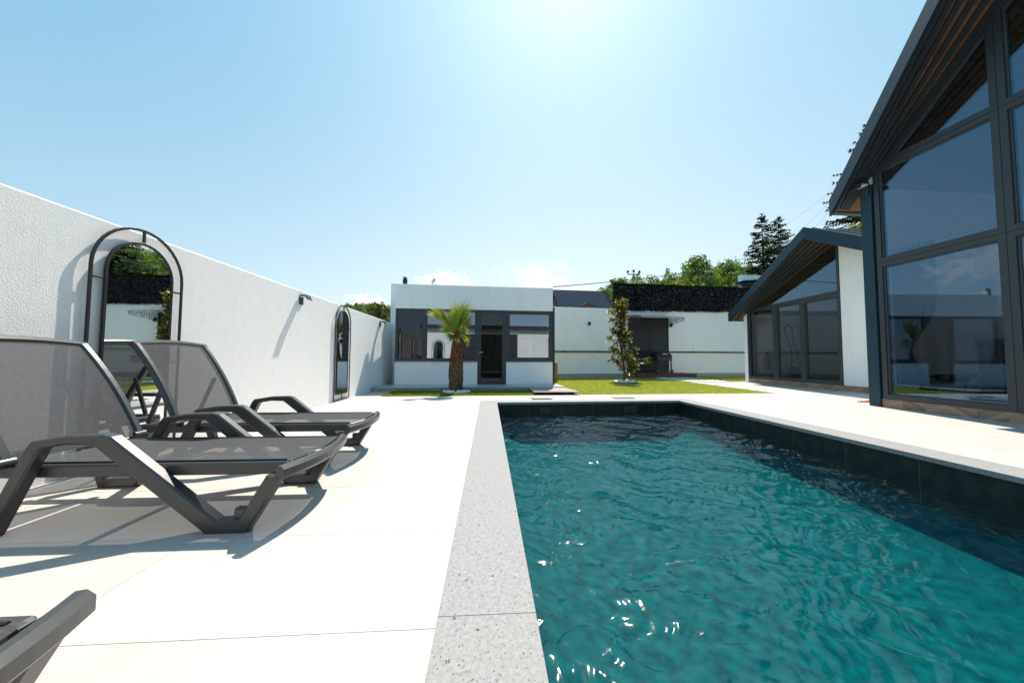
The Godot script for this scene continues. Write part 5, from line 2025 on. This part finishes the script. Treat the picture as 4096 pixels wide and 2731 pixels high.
func backdrop():
	# neighbour's house with dark blue roof
	var o = thing("neighbour_house", "brown timber house with dark blue corrugated roof behind the rear wall", "house", Vector3(6.6, -0.1, -24.0), deg_to_rad(3))
	var wd = wood(Color(0.17, 0.075, 0.04), 0.8)
	boxed("wall", Vector3(-1.75, 0, -2.6), Vector3(1.75, 4.2, 0.6), wd, o)
	var gab = MB.new()
	gab.prism([Vector2(-2.6, 4.2), Vector2(0.6, 4.2), Vector2(-1.0, 5.85)], -1.74, 1.74, Transform3D(Basis(Vector3(0, 0, 1), Vector3(0, 1, 0), Vector3(-1, 0, 0)), Vector3.ZERO))
	obj("gable", gab, wd, o)
	for s in [1, -1]:
		var rf = MB.new()
		var ns = 56
		for k in ns:
			var x0 = lerp(-1.95, 1.95, float(k) / ns)
			var x1 = lerp(-1.95, 1.95, float(k + 1) / ns)
			var d0 = 0.03 if k % 2 == 0 else 0.0
			var d1 = 0.0 if k % 2 == 0 else 0.03
			var a = [Vector3(x0, 5.98 + d0, -1.0), Vector3(x1, 5.98 + d1, -1.0), Vector3(x1, 4.42 + d1, -1.0 + s * 1.95), Vector3(x0, 4.42 + d0, -1.0 + s * 1.95)]
			rf.out_quad(a[0], a[1], a[2], a[3], Vector3(0, 0, -1))
		for x in [-1.97, 1.93]:
			rf.box(Vector3(x, -0.06, 0), Vector3(x + 0.04, 0.05, 2.52), 0.0, Transform3D(Basis(Vector3.RIGHT, atan2(1.56, 1.95)) if s > 0 else Basis(Vector3.UP, PI) * Basis(Vector3.RIGHT, atan2(1.56, 1.95)), Vector3(0 if s > 0 else 0.0, 5.98, -1.0)))
		obj("roof_slope", rf, M.roof_blue, o)
	var dm = MB.new()
	dm.prism([Vector2(-0.72, 4.3), Vector2(0.8, 4.3), Vector2(0.04, 4.72)], 0.2, 0.95)
	var dmo = obj("dormer", dm, wd, o)
	for s in [-1, 1]:
		var q = MB.new()
		q.bar([Vector3(0.04, 4.76, 0.45), Vector3(0.04 + s * 0.86, 4.28, 0.45)], Vector3(0, 0, 1), 0.05, 1.15)
		obj("dormer_roof", q, M.roof_grey, dmo)
	# white shed with dark sheets behind the low house
	var sh = thing("white_shed", "white walled shed with dark roof sheets behind the low house", "shed", Vector3(13.62, -0.1, -17.6))
	boxed("wall", Vector3(0, 0, -0.3), Vector3(3.0, 5.5, 0.0), M.plaster, sh, 0.01)
	for k in 2:
		boxed("roof_sheet", Vector3(-0.12 + 0.1 * k, 4.62 + 0.36 * k, 0.005), Vector3(2.9, 4.74 + 0.36 * k, 0.55), M.roof_blue, sh, 0.04, Transform3D(Basis(Vector3(0, 0, 1), 0.09), Vector3(0.1, 0.0, 0)))
	boxed("roof_sheet", Vector3(-0.2, 4.86, 0.005), Vector3(2.9, 4.89, 0.75), M.roof_grey, sh, 0.0, Transform3D(Basis(Vector3(0, 0, 1), 0.09), Vector3(0.1, 0.0, 0)))
	# trees told apart
	conifer("tall dark conifer behind the low house, the one beside the pale broadleaf trees", Vector3(27.0, 0, -32.0), 15.45, 3.6, 601)
	conifer("tall dark conifer behind the low house, the one nearer its roof ridge", Vector3(29.6, 0, -33.0), 15.75, 4.2, 602)
	conifer("dark conifer behind the low house, smaller and partly hidden by its ridge", Vector3(34.0, 0, -32.0), 13.6, 3.6, 603)
	conifer("huge dark conifer rising behind the tall gable house", Vector3(29.6, 0, -23.5), 20.0, 7.4, 604)
	conifer("huge dark conifer filling the gap between the two houses", Vector3(33.5, 0, -27.5), 19.0, 6.5, 605)
	var G1 = [Color(0.13, 0.19, 0.05), Color(0.30, 0.36, 0.12)]
	var G2 = [Color(0.09, 0.14, 0.05), Color(0.21, 0.26, 0.10)]
	var Y = [Color(0.22, 0.20, 0.03), Color(0.42, 0.36, 0.06)]
	broadleaf("broadleaf_tree", "pale green broadleaf tree standing highest on the wooded slope", Vector3(26.6, 0, -42.0), 14.3, 3.3, 3600, G1, 610, 0.24, "broadleaf trees on the slope")
	broadleaf("broadleaf_tree", "pale green broadleaf tree beside the conifers", Vector3(32.2, 0, -44.0), 14.4, 3.6, 3600, G1, 611, 0.24, "broadleaf trees on the slope")
	broadleaf("broadleaf_tree", "rounded green tree below the conifers at the white shed", Vector3(29.0, 0, -37.0), 10.5, 2.8, 2600, G2, 612, 0.22, "broadleaf trees on the slope")
	broadleaf("broadleaf_tree", "thin green tree at the end of the hedge screen", Vector3(10.3, 0, -30.0), 7.3, 1.5, 1500, G2, 613, 0.16, "broadleaf trees on the slope")
	broadleaf("broadleaf_tree", "thin green treetop showing over the hedge end beside the utility pole", Vector3(14.9, 0, -40.0), 10.5, 1.8, 1600, G2, 614, 0.18, "broadleaf trees on the slope")
	broadleaf("broadleaf_tree", "thin green treetop behind the concrete utility pole", Vector3(16.6, 0, -42.0), 11.2, 1.7, 1600, G1, 615, 0.18, "broadleaf trees on the slope")
	broadleaf("yellow_tree", "small yellow leaved tree peeping over the low house roof", Vector3(19.6, 0, -22.5), 7.3, 1.7, 900, Y, 616, 0.17, "yellow leaved trees")
	broadleaf("yellow_tree", "yellow green leaved tree between the two gabled houses", Vector3(22.0, 0, -18.5), 9.0, 2.6, 1800, [Color(0.12, 0.17, 0.025), Color(0.32, 0.32, 0.05)], 617, 0.2, "yellow leaved trees")
	# wooded slopes
	var clump = leaf_cloud([[Vector3(0, 1.0, 0), Vector3(1.2, 0.9, 1.2)], [Vector3(0.7, 1.7, 0.3), Vector3(0.8, 0.7, 0.8)], [Vector3(-0.6, 1.5, -0.4), Vector3(0.8, 0.7, 0.8)], [Vector3(-0.2, 2.2, 0.5), Vector3(0.6, 0.5, 0.6)]], 420, 0.19, 620, [Color(0.7, 0.75, 0.7), Color(1.3, 1.25, 1.1)])
	rng.seed = 630
	var spots = []
	for k in 1500:
		var an = deg_to_rad(rng.randf_range(19.0, 62.0))
		var d = rng.randf_range(52.0, 150.0)
		var x = sin(an) * d
		var z = -cos(an) * d
		var s = rng.randf_range(0.7, 1.35)
		var c = Color(0.18, 0.22, 0.09).lerp(Color(0.36, 0.36, 0.19), rng.randf())
		if rng.randf() < 0.25:
			c = Color(0.10, 0.15, 0.06)
		spots.append([Transform3D(Basis(Vector3.UP, rng.randf() * TAU).scaled(Vector3(s, s * rng.randf_range(0.8, 1.5), s)), Vector3(x, ground_height(x, z) - 0.3, z)), c])
	woodland("slope_woodland", clump, spots, "green bushes and small trees covering the slope behind the rear wall")
	spots = []
	for k in 4200:
		var x = rng.randf_range(-330.0, 60.0)
		var z = rng.randf_range(-520.0, -210.0)
		var s = rng.randf_range(1.5, 2.9)
		var c = Color(0.11, 0.17, 0.07).lerp(Color(0.24, 0.30, 0.13), rng.randf())
		spots.append([Transform3D(Basis(Vector3.UP, rng.randf() * TAU).scaled(Vector3(s, s * rng.randf_range(0.8, 1.3), s)), Vector3(x, ground_height(x, z) - 1.0, z)), c])
	woodland("hill_woodland", clump, spots, "green wooded hill far behind the garden wall")
	broadleaf("broadleaf_tree", "olive green treetop showing over the garden wall at the annex", Vector3(-7.2, 0, -23.0), 4.6, 1.6, 1500, [Color(0.07, 0.085, 0.03), Color(0.16, 0.15, 0.06)], 640, 0.15)
	# poles and cables
	utility_pole("concrete utility pole with three insulators above the hedge screen", Vector3(19.9, 0, -46.0), 12.6, 1.8, false)
	utility_pole("lattice utility pole half hidden by the trees", Vector3(26.9, 0, -40.0), 11.0, 2.3, true)
	wire("thick black cable running from the annex roof up over the hedge screen", [Vector3(1.86, 2.95, -9.95), Vector3(11.7, 5.62, -17.0), Vector3(17.2, 7.75, -19.6), Vector3(27.0, 11.5, -22.0)], 0.10, 0.013)
	var ends = [[Vector3(24.9, 12.17, -27.0), Vector3(21.68, 11.56, -20.0), Vector3(19.9, 12.8, -14.0)], [Vector3(24.51, 11.15, -25.0), Vector3(21.24, 10.6, -20.0), Vector3(19.85, 11.9, -14.0)], [Vector3(24.86, 10.69, -25.0), Vector3(21.42, 10.18, -20.0), Vector3(19.8, 11.2, -14.0)]]
	for k in 3:
		wire(["topmost thin cable crossing the sky before the conifers", "middle thin cable crossing the sky before the conifers", "lowest thin cable crossing the sky before the conifers"][k], [Vector3(24.7 + k * 1.05, 11.4, -40.0)] + ends[k], 0.05, 0.006)
	wire("thin cable over the garden wall below the hill", [Vector3(-14.0, 3.1, -26.0), Vector3(-4.2, 3.4, -17.0), Vector3(-2.0, 3.6, -13.0)], 0.12, 0.014)
